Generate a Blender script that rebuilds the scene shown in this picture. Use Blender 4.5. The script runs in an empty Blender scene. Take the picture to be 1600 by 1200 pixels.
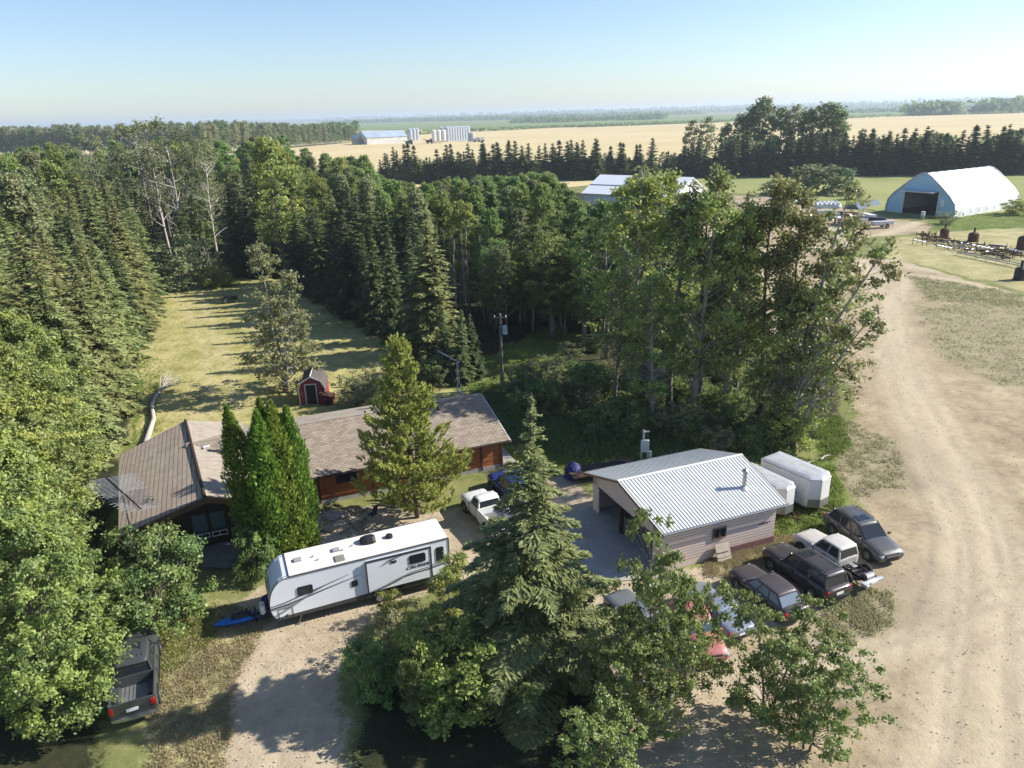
import bpy, math, random
import numpy as np
from mathutils import Vector, Matrix
rad = math.radians
random.seed(7); rng = np.random.default_rng(7)
SC = bpy.context.scene
COL = SC.collection
# ------------------------------------------------------------------ camera, world, sun
FPX = 1150.0; H = 26.0; PITCH = math.atan(421 / 1150.0); ROLL = rad(1.6)
_f = np.array([0, math.cos(PITCH), -math.sin(PITCH)]); _r = np.array([1., 0, 0]); _u = np.cross(_r, _f)
_r, _u = _r * math.cos(ROLL) - _u * math.sin(ROLL), _r * math.sin(ROLL) + _u * math.cos(ROLL)
cam = bpy.data.objects.new('camera', bpy.data.cameras.new('camera'))
COL.objects.link(cam)
cam.matrix_world = Matrix(((_r[0], _u[0], -_f[0], 0), (_r[1], _u[1], -_f[1], 0), (_r[2], _u[2], -_f[2], H), (0, 0, 0, 1)))
cam.data.sensor_width = 36; cam.data.lens = 36 * FPX / 1600; cam.data.clip_start = 0.5; cam.data.clip_end = 60000
SC.camera = cam
SUN_AZ, SUN_EL = 9.5, 33.0      # azimuth counted from +X towards +Y
w = bpy.data.worlds.new('World'); SC.world = w; w.use_nodes = True
nt = w.node_tree; bg = nt.nodes['Background']
sk = nt.nodes.new('ShaderNodeTexSky'); sk.sky_type = 'NISHITA'; sk.sun_disc = False
sk.sun_elevation = rad(SUN_EL); sk.sun_rotation = rad(90 - SUN_AZ); sk.air_density = 1.0; sk.dust_density = .4; sk.ozone_density = 1.2
tn = nt.nodes.new('ShaderNodeMix'); tn.data_type = 'RGBA'; tn.blend_type = 'MULTIPLY'; tn.inputs[0].default_value = 1; tn.inputs[7].default_value = (.86, .95, 1.12, 1)
nt.links.new(sk.outputs[0], tn.inputs[6]); nt.links.new(tn.outputs[2], bg.inputs[0]); bg.inputs[1].default_value = 0.088
sd = bpy.data.lights.new('sun', 'SUN'); sd.energy = 5.0; sd.angle = rad(0.5); sd.color = (1, 0.955, 0.88)
so = bpy.data.objects.new('sun', sd); COL.objects.link(so)
so.rotation_euler = Vector((math.cos(rad(SUN_EL)) * math.cos(rad(SUN_AZ)), math.cos(rad(SUN_EL)) * math.sin(rad(SUN_AZ)), math.sin(rad(SUN_EL)))).to_track_quat('Z', 'Y').to_euler()
so.location = (40, 0, 60)
SC.view_settings.view_transform = 'Standard'; SC.view_settings.look = 'None'
SC.view_settings.exposure = 0.82; SC.view_settings.gamma = 1
SC.render.engine = 'CYCLES'
SC.cycles.max_bounces = 6; SC.cycles.diffuse_bounces = 3; SC.cycles.glossy_bounces = 3; SC.cycles.transmission_bounces = 4; SC.cycles.volume_bounces = 0; SC.cycles.transparent_max_bounces = 8

def ray(x, y): return _f + _r * ((x - 800) / FPX) - _u * ((y - 600) / FPX)
def g(x, y, z=0.0):
    """where the sight line through a photograph pixel meets the height z"""
    d = ray(x, y); t = (z - H) / d[2]; return Vector((d[0] * t, d[1] * t, z))
def hat(b, x, y):
    d = ray(x, y); return H + d[2] * (b[1] / d[1])

# ------------------------------------------------------------------ materials
def mat(name, c, rough=0.8, metal=0.0, spec=0.3, var=0.12, scale=3.0, c2=None, bump=0.0, bscale=None, coord='Object', detail=6, trans=0.0, coat=0.0):
    m = bpy.data.materials.new(name); m.use_nodes = True; n = m.node_tree.nodes; l = m.node_tree.links
    p = n['Principled BSDF']; p.inputs['Roughness'].default_value = rough; p.inputs['Metallic'].default_value = metal
    p.inputs['Specular IOR Level'].default_value = spec
    if coat: p.inputs['Coat Weight'].default_value = coat; p.inputs['Coat Roughness'].default_value = .08
    tc = n.new('ShaderNodeTexCoord'); no = n.new('ShaderNodeTexNoise'); no.inputs['Scale'].default_value = scale; no.inputs['Detail'].default_value = detail
    no.inputs['Roughness'].default_value = 0.65
    l.new(tc.outputs[coord], no.inputs['Vector'])
    cr = n.new('ShaderNodeValToRGB'); l.new(no.outputs[0], cr.inputs[0])
    a = c2 or tuple(x * (1 - var * 1.6) for x in c); b = tuple(min(1, x * (1 + var)) for x in c)
    cr.color_ramp.elements[0].position = 0.3; cr.color_ramp.elements[1].position = 0.7
    cr.color_ramp.elements[0].color = (*a, 1); cr.color_ramp.elements[1].color = (*(b if not c2 else c), 1)
    l.new(cr.outputs[0], p.inputs['Base Color'])
    if bump:
        bn = n.new('ShaderNodeTexNoise'); bn.inputs['Scale'].default_value = bscale or scale * 4; bn.inputs['Detail'].default_value = 4
        l.new(tc.outputs[coord], bn.inputs['Vector'])
        bp = n.new('ShaderNodeBump'); bp.inputs['Strength'].default_value = bump; bp.inputs['Distance'].default_value = .05
        l.new(bn.outputs[0], bp.inputs['Height']); l.new(bp.outputs[0], p.inputs['Normal'])
    if trans: p.inputs['Transmission Weight'].default_value = trans
    return m

def leafmat(name, c, c2, trans=0.3, rough=0.55, hue=0.02, spec=.25):
    """leaf colour varies per leaf clump ('tint' attribute) and per tree"""
    m = bpy.data.materials.new(name); m.use_nodes = True; n = m.node_tree.nodes; l = m.node_tree.links
    p = n['Principled BSDF']; p.inputs['Roughness'].default_value = rough; p.inputs['Specular IOR Level'].default_value = spec
    at = n.new('ShaderNodeAttribute'); at.attribute_name = 'tint'
    mx = n.new('ShaderNodeMix'); mx.data_type = 'RGBA'; mx.inputs[6].default_value = (*c, 1); mx.inputs[7].default_value = (*c2, 1)
    l.new(at.outputs['Fac'], mx.inputs[0])
    oi = n.new('ShaderNodeObjectInfo'); hs = n.new('ShaderNodeHueSaturation')
    mr = n.new('ShaderNodeMapRange'); mr.inputs[3].default_value = 0.5 - hue; mr.inputs[4].default_value = 0.5 + hue; l.new(oi.outputs['Random'], mr.inputs[0]); l.new(mr.outputs[0], hs.inputs['Hue'])
    m2 = n.new('ShaderNodeMapRange'); m2.inputs[3].default_value = 0.86; m2.inputs[4].default_value = 1.2
    ml = n.new('ShaderNodeMath'); ml.operation = 'MULTIPLY'; ml.inputs[1].default_value = 7.31; fr = n.new('ShaderNodeMath'); fr.operation = 'FRACT'
    l.new(oi.outputs['Random'], ml.inputs[0]); l.new(ml.outputs[0], fr.inputs[0]); l.new(fr.outputs[0], m2.inputs[0]); l.new(m2.outputs[0], hs.inputs['Value'])
    l.new(mx.outputs[2], hs.inputs['Color']); l.new(hs.outputs[0], p.inputs['Base Color'])
    if trans:
        tr = n.new('ShaderNodeBsdfTranslucent'); l.new(hs.outputs[0], tr.inputs[0]); ms = n.new('ShaderNodeMixShader'); ms.inputs[0].default_value = trans
        l.new(p.outputs[0], ms.inputs[1]); l.new(tr.outputs[0], ms.inputs[2]); l.new(ms.outputs[0], n['Material Output'].inputs[0])
    return m

def glassmat(name, c=(.02, .025, .03), rough=.06):
    m = bpy.data.materials.new(name); m.use_nodes = True; p = m.node_tree.nodes['Principled BSDF']
    p.inputs['Base Color'].default_value = (*c, 1); p.inputs['Roughness'].default_value = rough; p.inputs['Specular IOR Level'].default_value = .6
    return m

BARK = mat('bark_brown', (.10, .075, .055), var=.3, scale=5, bump=.5)
BARKW = mat('bark_pale', (.42, .40, .34), c2=(.10, .09, .07), scale=4, rough=.7)
BARKG = mat('bark_grey', (.24, .21, .18), c2=(.10, .085, .07), scale=5)
DEADW = mat('bleached_wood', (.50, .46, .40), c2=(.30, .27, .23), scale=6)
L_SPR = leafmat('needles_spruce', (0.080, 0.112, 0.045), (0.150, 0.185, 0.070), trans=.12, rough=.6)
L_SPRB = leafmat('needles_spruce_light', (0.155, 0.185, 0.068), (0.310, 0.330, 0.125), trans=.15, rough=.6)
L_CONE = leafmat('needles_spruce_cones', (0.150, 0.150, 0.056), (0.260, 0.240, 0.096), trans=.1)
L_PINE = leafmat('needles_pine', (0.200, 0.245, 0.055), (0.420, 0.440, 0.110), trans=.3, hue=.005)
L_CED = leafmat('cedar_sprays', (0.130, 0.205, 0.035), (0.300, 0.400, 0.070), trans=.35)
L_ASP = leafmat('leaves_aspen', (0.165, 0.245, 0.070), (0.330, 0.410, 0.130), trans=.45, hue=.03)
L_ASPG = leafmat('leaves_aspen_grey', (0.180, 0.205, 0.090), (0.310, 0.320, 0.160), trans=.4)
L_YEL = leafmat('leaves_yellow_green', (0.210, 0.260, 0.060), (0.390, 0.430, 0.125), trans=.38)
L_MAP = leafmat('leaves_bright', (0.130, 0.180, 0.048), (0.320, 0.370, 0.125), trans=.38, rough=.45, spec=.4)
L_DRK = leafmat('leaves_dark', (0.105, 0.165, 0.055), (0.205, 0.275, 0.095), trans=.4)
L_OLV = leafmat('leaves_olive', (0.150, 0.165, 0.055), (0.320, 0.325, 0.125), trans=.45, rough=.4, spec=.5)
L_BRN = leafmat('leaves_brown', (0.240, 0.136, 0.064), (0.384, 0.240, 0.128), trans=.2)
L_GRS = leafmat('grass_blades', (.16, .20, .045), (.30, .34, .085), trans=.45)
L_DRY = leafmat('weeds_dry', (.34, .30, .16), (.52, .45, .26), trans=.35)
L_OLW = leafmat('weeds_olive', (.30, .30, .16), (.48, .45, .27), trans=.45)

# ------------------------------------------------------------------ mesh helpers
def link(name, me, parent=None, loc=None):
    o = bpy.data.objects.new(name, me); COL.objects.link(o)
    if parent is not None: o.parent = parent
    if loc is not None: o.location = loc
    return o
def tag(o, label=None, cat=None, group=None, kind=None):
    if label: o['label'] = label
    if cat: o['category'] = cat
    if group: o['group'] = group
    if kind: o['kind'] = kind
    return o
def thing(name, label, cat, loc=(0, 0, 0), rz=0.0, group=None):
    o = link(name, None); o.location = loc; o.rotation_euler = (0, 0, rz); o.empty_display_size = .2
    return tag(o, label, cat, group)

class MB:
    """collects simple shapes into one mesh"""
    def __init__(s): s.v = []; s.f = []; s.m = []; s.mi = 0
    def add(s, vs, fs):
        b = len(s.v); s.v += [tuple(v) for v in vs]; s.f += [tuple(i + b for i in f) for f in fs]; s.m += [s.mi] * len(fs); return s
    def box(s, c, d, rz=0, tilt=None):
        x, y, z = (q / 2 for q in d); vs = [Vector(((-1, 1)[i & 1] * x, (-1, 1)[i >> 1 & 1] * y, (-1, 1)[i >> 2] * z)) for i in range(8)]
        R = Matrix.Rotation(rz, 3, 'Z')
        if tilt is not None: R = R @ tilt
        return s.add([R @ v + Vector(c) for v in vs], [(0, 2, 3, 1), (4, 5, 7, 6), (0, 1, 5, 4), (2, 6, 7, 3), (0, 4, 6, 2), (1, 3, 7, 5)])
    def bbox(s, a, b): return s.box([(p + q) / 2 for p, q in zip(a, b)], [abs(q - p) for p, q in zip(a, b)])
    def tube(s, pts, r, n=8, cap=True):
        pts = [Vector(p) for p in pts]; rs = r if isinstance(r, (list, tuple)) else [r] * len(pts); rings = []
        for i, p in enumerate(pts):
            t = (pts[min(i + 1, len(pts) - 1)] - pts[max(i - 1, 0)]).normalized()
            a = t.orthogonal().normalized() if abs(t.z) > .99 else t.cross(Vector((0, 0, 1))).normalized(); b = t.cross(a)
            rings.append([p + (a * math.cos(k * 2 * math.pi / n) + b * math.sin(k * 2 * math.pi / n)) * rs[i] for k in range(n)])
        vs = [v for q in rings for v in q]; fs = []
        for i in range(len(pts) - 1):
            for k in range(n): fs.append((i * n + k, i * n + (k + 1) % n, (i + 1) * n + (k + 1) % n, (i + 1) * n + k))
        if cap: fs.append(tuple(range(n))[::-1]); fs.append(tuple((len(pts) - 1) * n + k for k in range(n)))
        return s.add(vs, fs)
    def prism(s, poly, axis, a, b):
        """poly in the plane square to axis, pushed from a to b"""
        n = len(poly); o = {'x': lambda p, t: (t, p[0], p[1]), 'y': lambda p, t: (p[0], t, p[1]), 'z': lambda p, t: (p[0], p[1], t)}[axis]
        return s.add([o(p, a) for p in poly] + [o(p, b) for p in poly], [tuple(range(n)), tuple(range(2 * n - 1, n - 1, -1))] + [(i, i + n, (i + 1) % n + n, (i + 1) % n) for i in range(n)])
    def slab(s, quad, t):
        """quad (3D corners) thickened downwards along its normal"""
        q = [Vector(p) for p in quad]; nrm = (q[1] - q[0]).cross(q[-1] - q[0]).normalized()
        if nrm.z < 0: nrm = -nrm
        k = len(q); return s.add(q + [p - nrm * t for p in q], [tuple(range(k)), tuple(range(2 * k - 1, k - 1, -1))] + [(i, i + k, (i + 1) % k + k, (i + 1) % k) for i in range(k)])
    def loft(s, rings, close=True, cap=True):
        n = len(rings[0]); vs = [v for r in rings for v in r]; fs = []
        for i in range(len(rings) - 1):
            for k in range(n if close else n - 1): fs.append((i * n + k, i * n + (k + 1) % n, (i + 1) * n + (k + 1) % n, (i + 1) * n + k))
        if cap: fs.append(tuple(range(n))[::-1]); fs.append(tuple((len(rings) - 1) * n + k for k in range(n)))
        return s.add(vs, fs)
    def build(s, name, mats, parent=None, bevel=0, smooth=False, loc=None, subd=0):
        me = bpy.data.meshes.new(name); me.from_pydata(s.v, [], s.f); mats = mats if isinstance(mats, (list, tuple)) else [mats]
        for m in mats: me.materials.append(m)
        if len(mats) > 1: me.polygons.foreach_set('material_index', s.m)
        import bmesh
        bm = bmesh.new(); bm.from_mesh(me); bmesh.ops.recalc_face_normals(bm, faces=bm.faces)
        bm.to_mesh(me); bm.free()
        if smooth: me.shade_smooth()
        o = link(name, me, parent, loc)
        if bevel:
            b = o.modifiers.new('bevel', 'BEVEL'); b.width = bevel; b.segments = 2; b.limit_method = 'ANGLE'; b.angle_limit = rad(35)
        if subd:
            b = o.modifiers.new('subd', 'SUBSURF'); b.levels = subd; b.render_levels = subd
        return o

def leaves_mesh(name, C, A, B, mats, tint, midx=None):
    """diamond leaves: centres C, half axes A and B (n,3)"""
    n = len(C); V = np.empty((n, 4, 3), np.float32); V[:, 0] = C - A; V[:, 1] = C - B - A * .1; V[:, 2] = C + A; V[:, 3] = C + B - A * .1
    me = bpy.data.meshes.new(name); me.vertices.add(4 * n); me.vertices.foreach_set('co', V.ravel())
    me.loops.add(4 * n); me.loops.foreach_set('vertex_index', np.arange(4 * n, dtype=np.int32))
    me.polygons.add(n); me.polygons.foreach_set('loop_start', np.arange(0, 4 * n, 4, dtype=np.int32))
    me.update(calc_edges=True)
    for m in (mats if isinstance(mats, (list, tuple)) else [mats]): me.materials.append(m)
    if midx is not None: me.polygons.foreach_set('material_index', np.asarray(midx, np.int32))
    at = me.attributes.new('tint', 'FLOAT', 'POINT'); at.data.foreach_set('value', np.repeat(np.asarray(tint, np.float32), 4))
    return me
def unit(a): return a / (np.linalg.norm(a, axis=-1, keepdims=True) + 1e-9)
def rnd_leaves(C, size, up=0.5, aspect=.6, outward=None, R=rng):
    n = len(C); N = unit(R.normal(size=(n, 3)) * (1 - up) + np.array([0, 0, up * 1.6]) + (0 if outward is None else outward))
    T = unit(np.cross(N, R.normal(size=(n, 3)))); S = np.cross(N, T); z = size * R.uniform(.65, 1.3, (n, 1))
    return T * z, S * z * aspect
# ------------------------------------------------------------------ tree prototypes (unit: metres, stand at the origin)
PROTO = {}
def mesh_of(mb, name, mats, smooth=True):
    o = mb.build(name, mats, smooth=smooth); me = o.data; bpy.data.objects.remove(o); return me
def stem_pts(h, lean=.02, R=rng, n=7, curve=(0, 0)):
    p = np.zeros((n, 3)); p[:, 2] = np.linspace(0, h, n); k = np.linspace(0, 1, n)
    p[:, 0] = np.cumsum(R.normal(0, lean * h / n, n)) + curve[0] * k ** 1.5; p[:, 1] = np.cumsum(R.normal(0, lean * h / n, n)) + curve[1] * k ** 1.5; p[0, :2] = 0
    return p
def spruce(name, h, r, step=.42, spray=.30, dens=1.0, seed=1, mats=None, base=.04, bark=None, lodge=0.0, cones=0.0, bare=.12, tip=1.1, ragged=.2, ex=.82):
    R = np.random.default_rng(seed); sp = stem_pts(h, .012, R); mb = MB(); mb.tube(sp, [max(.02, .017 * h * (1 - i / 6.3)) for i in range(7)], 6)
    Cs, As, Bs, Ts, Ms = [], [], [], [], []
    z = base * h
    while z < h * .985:
        f = 1 - z / h; L0 = r * (f ** ex) * (1 - .25 * max(0, (f - .85) / .15)); nb = max(4, int(5 + 4 * f))
        cx = np.interp(z, sp[:, 2], sp[:, 0]); cy = np.interp(z, sp[:, 2], sp[:, 1]); off = R.uniform(0, 6.28)
        for k in range(nb):
            a = off + k * 6.283 / nb + R.normal(0, .18); L = L0 * R.uniform(1 - ragged * 1.6, 1 + ragged) + .08; zz = z + R.normal(0, step * .3)
            m = max(3, int(L / (spray * .42) * dens)); s = np.linspace(bare if L > 1 else .02, 1, m); d = np.array([math.cos(a), math.sin(a), 0.]); q = np.array([-d[1], d[0], 0.])
            rise = .22 * f - .08 + (1 - f) * .5; P = np.array([cx, cy, zz]) + np.outer(s * L, d); P[:, 2] += L * (rise * s - (.30 + .35 * f) * s ** 2 + .16 * s ** 3 * f)
            if L > 1.2 and R.random() < .6: mb.tube([(cx, cy, zz), tuple(P[m // 2]), tuple(P[-1])], [.035, .02, .006], 3, False)
            wv = L * .30 * np.clip(np.sin(np.clip(s * 1.02 + .1, 0, .98) * 3.1416), .02, 1) ** .7 + spray * .25
            tn = R.random()
            for sd in (-1, 0, 1):
                nn = 1 if sd == 0 else max(1, int(round(wv.max() / spray)))
                for j in range(nn):
                    u = 0 if sd == 0 else sd * (j + .6) / nn
                    Q = P + np.outer(wv * u, q) + R.normal(0, spray * .16, (m, 3)); Q[:, 2] -= np.abs(u) * wv * .28 + R.random(m) * .1
                    dirn = unit(d * .9 + q * (1.0 * sd) + R.normal(0, .22, (m, 3)) + np.array([0, 0, -.22 * f])); nrm = unit(np.array([0, 0, 1.]) + R.normal(0, .38, (m, 3)) + d * .25); sidev = np.cross(nrm, dirn)
                    sz = spray * R.uniform(.7, 1.25, (m, 1)) * np.clip(.55 + f, .5, 1)
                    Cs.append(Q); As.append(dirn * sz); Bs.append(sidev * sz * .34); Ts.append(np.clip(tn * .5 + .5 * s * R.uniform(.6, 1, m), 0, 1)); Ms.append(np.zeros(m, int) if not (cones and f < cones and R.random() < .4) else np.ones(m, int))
        z += step * (.55 + .6 * f) * R.uniform(.8, 1.2)
    C = np.concatenate(Cs)
    me = leaves_mesh(name + '_crown', C, np.concatenate(As), np.concatenate(Bs), mats or [L_SPR, L_CONE], np.concatenate(Ts), np.concatenate(Ms) if len(mats or [1, 2]) > 1 else None)
    PROTO[name] = (mesh_of(mb, name + '_trunk', bark or BARK), me, h); return len(C)

def broad(name, h, r, base=.25, nclump=60, nleaf=220, leaf=.16, shape='oval', seed=1, lm=None, bark=None, stems=1, spread=.0, aspect=.62, csize=.85, tr=.012, lm2=None, lean=.03, up=.35, gap=.0, curve=(0, 0), limbs=True, outw=.5):
    R = np.random.default_rng(seed); mb = MB(); Cs, Os, Ts, Ms = [], [], [], []
    per = max(1, nclump // stems)
    for st in range(stems):
        hh = h * (1 if st == 0 else R.uniform(.7, 1)); a0 = R.uniform(0, 6.28); off = np.array([math.cos(a0), math.sin(a0)]) * (spread * .22 * (st > 0))
        sp = stem_pts(hh, lean, R, 8, (curve[0] + math.cos(a0) * spread * (stems > 1), curve[1] + math.sin(a0) * spread * (stems > 1))); sp[:, :2] += off
        r0 = tr * hh; mb.tube(sp, [r0 * (1 - .88 * (i / 7) ** .9) for i in range(8)], 6)
        for k in range(per):
            zf = R.uniform(0, 1) ** .9; z = hh * (base + (1 - base) * zf)
            if shape == 'oval': rr = r * max(.05, math.sin(min(1, zf * .9 + .12) * 3.05)) ** .6
            elif shape == 'cone': rr = r * (1 - zf) ** .7 * (.75 + .25 * min(1, zf * 5)) + .15
            elif shape == 'round': rr = r * math.sqrt(max(.05, 1 - (1.9 * zf - .8) ** 2 * .8))
            elif shape == 'col': rr = r * (.9 if zf < .75 else .9 * (1 - (zf - .75) / .27))
            else: rr = r * (.5 + .6 * zf)
            a = R.uniform(0, 6.28); d = rr * math.sqrt(R.uniform(.12, 1)) * R.uniform(.8, 1.18); tx = np.interp(z, sp[:, 2], sp[:, 0]); ty = np.interp(z, sp[:, 2], sp[:, 1])
            c = np.array([tx + d * math.cos(a), ty + d * math.sin(a), z]); zb = max(hh * base * .6, z - d * .75 - .2)
            if limbs and d > .35: mb.tube([(np.interp(zb, sp[:, 2], sp[:, 0]), np.interp(zb, sp[:, 2], sp[:, 1]), zb), tuple(c * [.45, .45, 0] + np.array([tx * .55, ty * .55, zb + (z - zb) * .38])), tuple(c)], [r0 * .3 * (1.1 - zf), r0 * .18 * (1.1 - zf) + .006, .006], 4, False)
            cs = csize * R.uniform(.65, 1.25) * (.7 + .3 * (1 - zf)); nl = int(nleaf * R.uniform(.5, 1.3)); td = unit(R.normal(0, 1, (9, 3)) * [1, 1, .7] + np.array([math.cos(a) * .5, math.sin(a) * .5, .35])); ti = R.integers(0, 9, nl); X = td[ti] * (R.random((nl, 1)) ** .7) * cs * R.uniform(.7, 1.35, 9)[ti][:, None] + R.normal(0, leaf * 1.1, (nl, 3)); X[:, 2] *= .75
            Cs.append(c + X); Os.append(unit(X + np.array([c[0] - tx, c[1] - ty, 0.01]) * .6)); Ts.append(np.clip(R.random() * .55 + R.random(nl) * .45, 0, 1)); Ms.append(np.full(nl, int(lm2 is not None and R.random() < .35)))
    C = np.concatenate(Cs); O = np.concatenate(Os); A, B = rnd_leaves(C, leaf, up, aspect, O * outw, R)
    ms = [lm or L_ASP] + ([lm2] if lm2 else [])
    PROTO[name] = (mesh_of(mb, name + '_trunk', bark or BARKG), leaves_mesh(name + '_crown', C, A, B, ms, np.concatenate(Ts), np.concatenate(Ms) if lm2 else None), h); return len(C)

def pine(name, h, r, seed=3):
    """long needled pine: upswept boughs ending in tufts"""
    R = np.random.default_rng(seed); sp = stem_pts(h, .02, R); mb = MB(); mb.tube(sp, [.2 * (1 - i / 6.4) for i in range(7)], 8); Cs, As, Bs, Ts = [], [], [], []
    z = .07 * h
    while z < h * .98:
        f = 1 - z / h; L0 = r * (min(1, f * 1.15) ** .85); nb = int(4 + 3 * f); off = R.uniform(0, 6.28); cx = np.interp(z, sp[:, 2], sp[:, 0]); cy = np.interp(z, sp[:, 2], sp[:, 1])
        for k in range(nb):
            a = off + k * 6.283 / nb + R.normal(0, .2); L = L0 * R.uniform(.42, 1.2) + .2; d = np.array([math.cos(a), math.sin(a), 0]); q = np.array([-d[1], d[0], 0])
            def P(s): return np.array([cx, cy, z]) + d * L * s + np.array([0, 0, L * (-.12 * s + .42 * s * s)])
            mb.tube([tuple(P(0)), tuple(P(.5)), tuple(P(1))], [.05, .03, .012], 4, False)
            for t in range(int(4 + 6.5 * L)):
                s = R.uniform(.25, 1.03) ** .8; b = P(s) + q * R.uniform(-1, 1) * L * .34 * (1.15 - s * .75) + np.array([0, 0, R.uniform(-.05, .3)]); dd = unit(d * .8 + np.array([0, 0, .9]) + R.normal(0, .35, 3)); n = 26; tl = R.uniform(.3, .5)
                al = R.random(n) * tl; nd = unit(dd * .8 + R.normal(0, .65, (n, 3))); Cs.append(b + np.outer(al, dd) + nd * .07); As.append(nd * .14); Bs.append(unit(np.cross(nd, R.normal(size=(n, 3)))) * .036); Ts.append(np.clip(R.random() * .5 + al / tl * .5, 0, 1))
        z += .40 * (.6 + .6 * f) * R.uniform(.8, 1.2)
    C = np.concatenate(Cs); PROTO[name] = (mesh_of(mb, name + '_trunk', BARK), leaves_mesh(name + '_crown', C, np.concatenate(As), np.concatenate(Bs), L_PINE, np.concatenate(Ts)), h); return len(C)

def column(name, h, r, seed=4):
    R = np.random.default_rng(seed); mb = MB(); mb.tube([(0, 0, 0), (0, 0, h * .9)], [.12, .03], 6); n = 9000
    zf = R.random(n) ** 1.05; a = R.uniform(0, 6.28, n); lump = 1 + .16 * np.sin(a * 3 + zf * 17) + .12 * np.sin(a * 5 - zf * 31) + R.normal(0, .08, n); env = np.where(zf < .12, .72 + zf * 2.2, np.clip(1.02 - ((zf - .12) / .88) ** 3.4, 0.02, 1)) * r
    rr = env * lump * R.uniform(.72, 1.03, n); C = np.stack([rr * np.cos(a), rr * np.sin(a), zf * h], 1); C[:, :2] += R.normal(0, .03, (n, 2))
    d = unit(np.stack([np.cos(a) * .55, np.sin(a) * .55, np.ones(n) * .9], 1) + R.normal(0, .25, (n, 3))); s = unit(np.cross(d, np.stack([np.cos(a), np.sin(a), np.zeros(n)], 1)) + R.normal(0, .5, (n, 3))); z = R.uniform(.08, .16, (n, 1))
    PROTO[name] = (mesh_of(mb, name + '_trunk', BARK), leaves_mesh(name + '_crown', C, d * z, s * z * .45, L_CED, np.clip(.5 * R.random(n) + .35 * (lump - .7), 0, 1)), h)

def bare_tree(name, h, r, seed=9, bark=None, n=26, leafy=0, lm=None):
    R = np.random.default_rng(seed); mb = MB(); sp = stem_pts(h, .04, R); mb.tube(sp, [.012 * h * (1 - i / 6.5) for i in range(7)], 6); Cs = []
    for k in range(n):
        zf = R.uniform(.3, .97); z = h * zf; a = R.uniform(0, 6.28); L = r * (1.15 - zf) * R.uniform(.6, 1.2) + .3; b = np.array([np.interp(z, sp[:, 2], sp[:, 0]), np.interp(z, sp[:, 2], sp[:, 1]), z]); d = np.array([math.cos(a), math.sin(a), R.uniform(.4, 1.1)])
        e = b + d * L; m = (b + e) / 2 + R.normal(0, .12 * L, 3); mb.tube([tuple(b), tuple(m), tuple(e)], [.03 + .003 * h, .025, .01], 4, False)
        for j in range(5):
            s = R.uniform(.3, 1); p = b + d * L * s; e2 = p + unit(d + R.normal(0, .7, 3)) * L * .4; mb.tube([tuple(p), tuple(e2)], [.018, .007], 3, False)
            if leafy: Cs.append(e2 + R.normal(0, .22, (leafy, 3)))
    C = np.concatenate(Cs) if leafy else np.zeros((0, 3))
    cm = None
    if leafy: A, B = rnd_leaves(C, .11, .3, .6, None, R); cm = leaves_mesh(name + '_crown', C, A, B, lm or L_OLV, R.random(len(C)))
    PROTO[name] = (mesh_of(mb, name + '_trunk', bark or DEADW), cm, h)

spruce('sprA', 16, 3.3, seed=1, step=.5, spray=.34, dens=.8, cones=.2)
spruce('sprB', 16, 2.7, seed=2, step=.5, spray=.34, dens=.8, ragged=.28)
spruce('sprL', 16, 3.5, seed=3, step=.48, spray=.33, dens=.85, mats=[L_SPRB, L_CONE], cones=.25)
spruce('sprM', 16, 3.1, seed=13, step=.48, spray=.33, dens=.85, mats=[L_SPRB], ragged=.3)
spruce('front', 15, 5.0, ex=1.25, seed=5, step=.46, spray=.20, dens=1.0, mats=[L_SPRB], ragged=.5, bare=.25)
broad('aspA', 17, 2.5, base=.38, nclump=120, nleaf=85, leaf=0.17, seed=11, bark=BARKW, up=.3, csize=0.8)
broad('aspB', 17, 2.1, base=.45, nclump=120, nleaf=85, leaf=0.17, seed=12, bark=BARKG, shape='cone', lm=L_ASPG, csize=0.8)
broad('aspC', 17, 3.0, base=.30, nclump=120, nleaf=85, leaf=0.17, seed=14, bark=BARKW, lm=L_DRK, lm2=L_ASP, csize=0.8)
broad('aspY', 17, 2.8, base=.3, nclump=120, nleaf=85, leaf=0.17, seed=15, bark=BARKG, lm=L_YEL, lm2=L_ASP, csize=0.8)
broad('nearA', 15, 2.5, base=.22, nclump=110, nleaf=70, leaf=0.125, seed=16, bark=BARKW, lm=L_ASP, lm2=L_YEL, csize=0.75, tr=.017)
broad('nearB', 15, 2.3, base=.30, nclump=80, nleaf=55, leaf=0.12, seed=17, bark=BARKG, lm=L_ASPG, lm2=L_ASP, csize=0.7, shape='cone', tr=.015)
broad('lean', 14, 2.9, base=.22, nclump=130, nleaf=60, leaf=0.125, seed=18, bark=BARKW, lm=L_OLV, lm2=L_ASP, stems=4, spread=2.6, csize=0.75, curve=(4.6, -.5), shape='cone', tr=.016)
broad('yardasp', 10, 2.7, base=.07, nclump=120, nleaf=75, leaf=0.1, seed=19, bark=BARKW, lm=L_ASPG, stems=3, spread=.9, csize=0.6, shape='cone')
broad('leftbig', 13, 3.6, base=.06, nclump=330, nleaf=190, leaf=0.1, seed=21, bark=BARKG, lm=L_MAP, lm2=L_YEL, csize=0.85, shape='oval')
broad('maple', 7, 2.8, base=.15, nclump=130, nleaf=95, leaf=0.085, seed=22, bark=BARKG, lm=L_MAP, stems=3, spread=1.6, csize=0.5, shape='round', aspect=.75)
broad('bushA', 4, 2.0, base=.0, nclump=150, nleaf=120, leaf=0.07, seed=23, lm=L_MAP, lm2=L_DRK, stems=4, spread=1.0, csize=0.5, shape='round')
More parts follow.
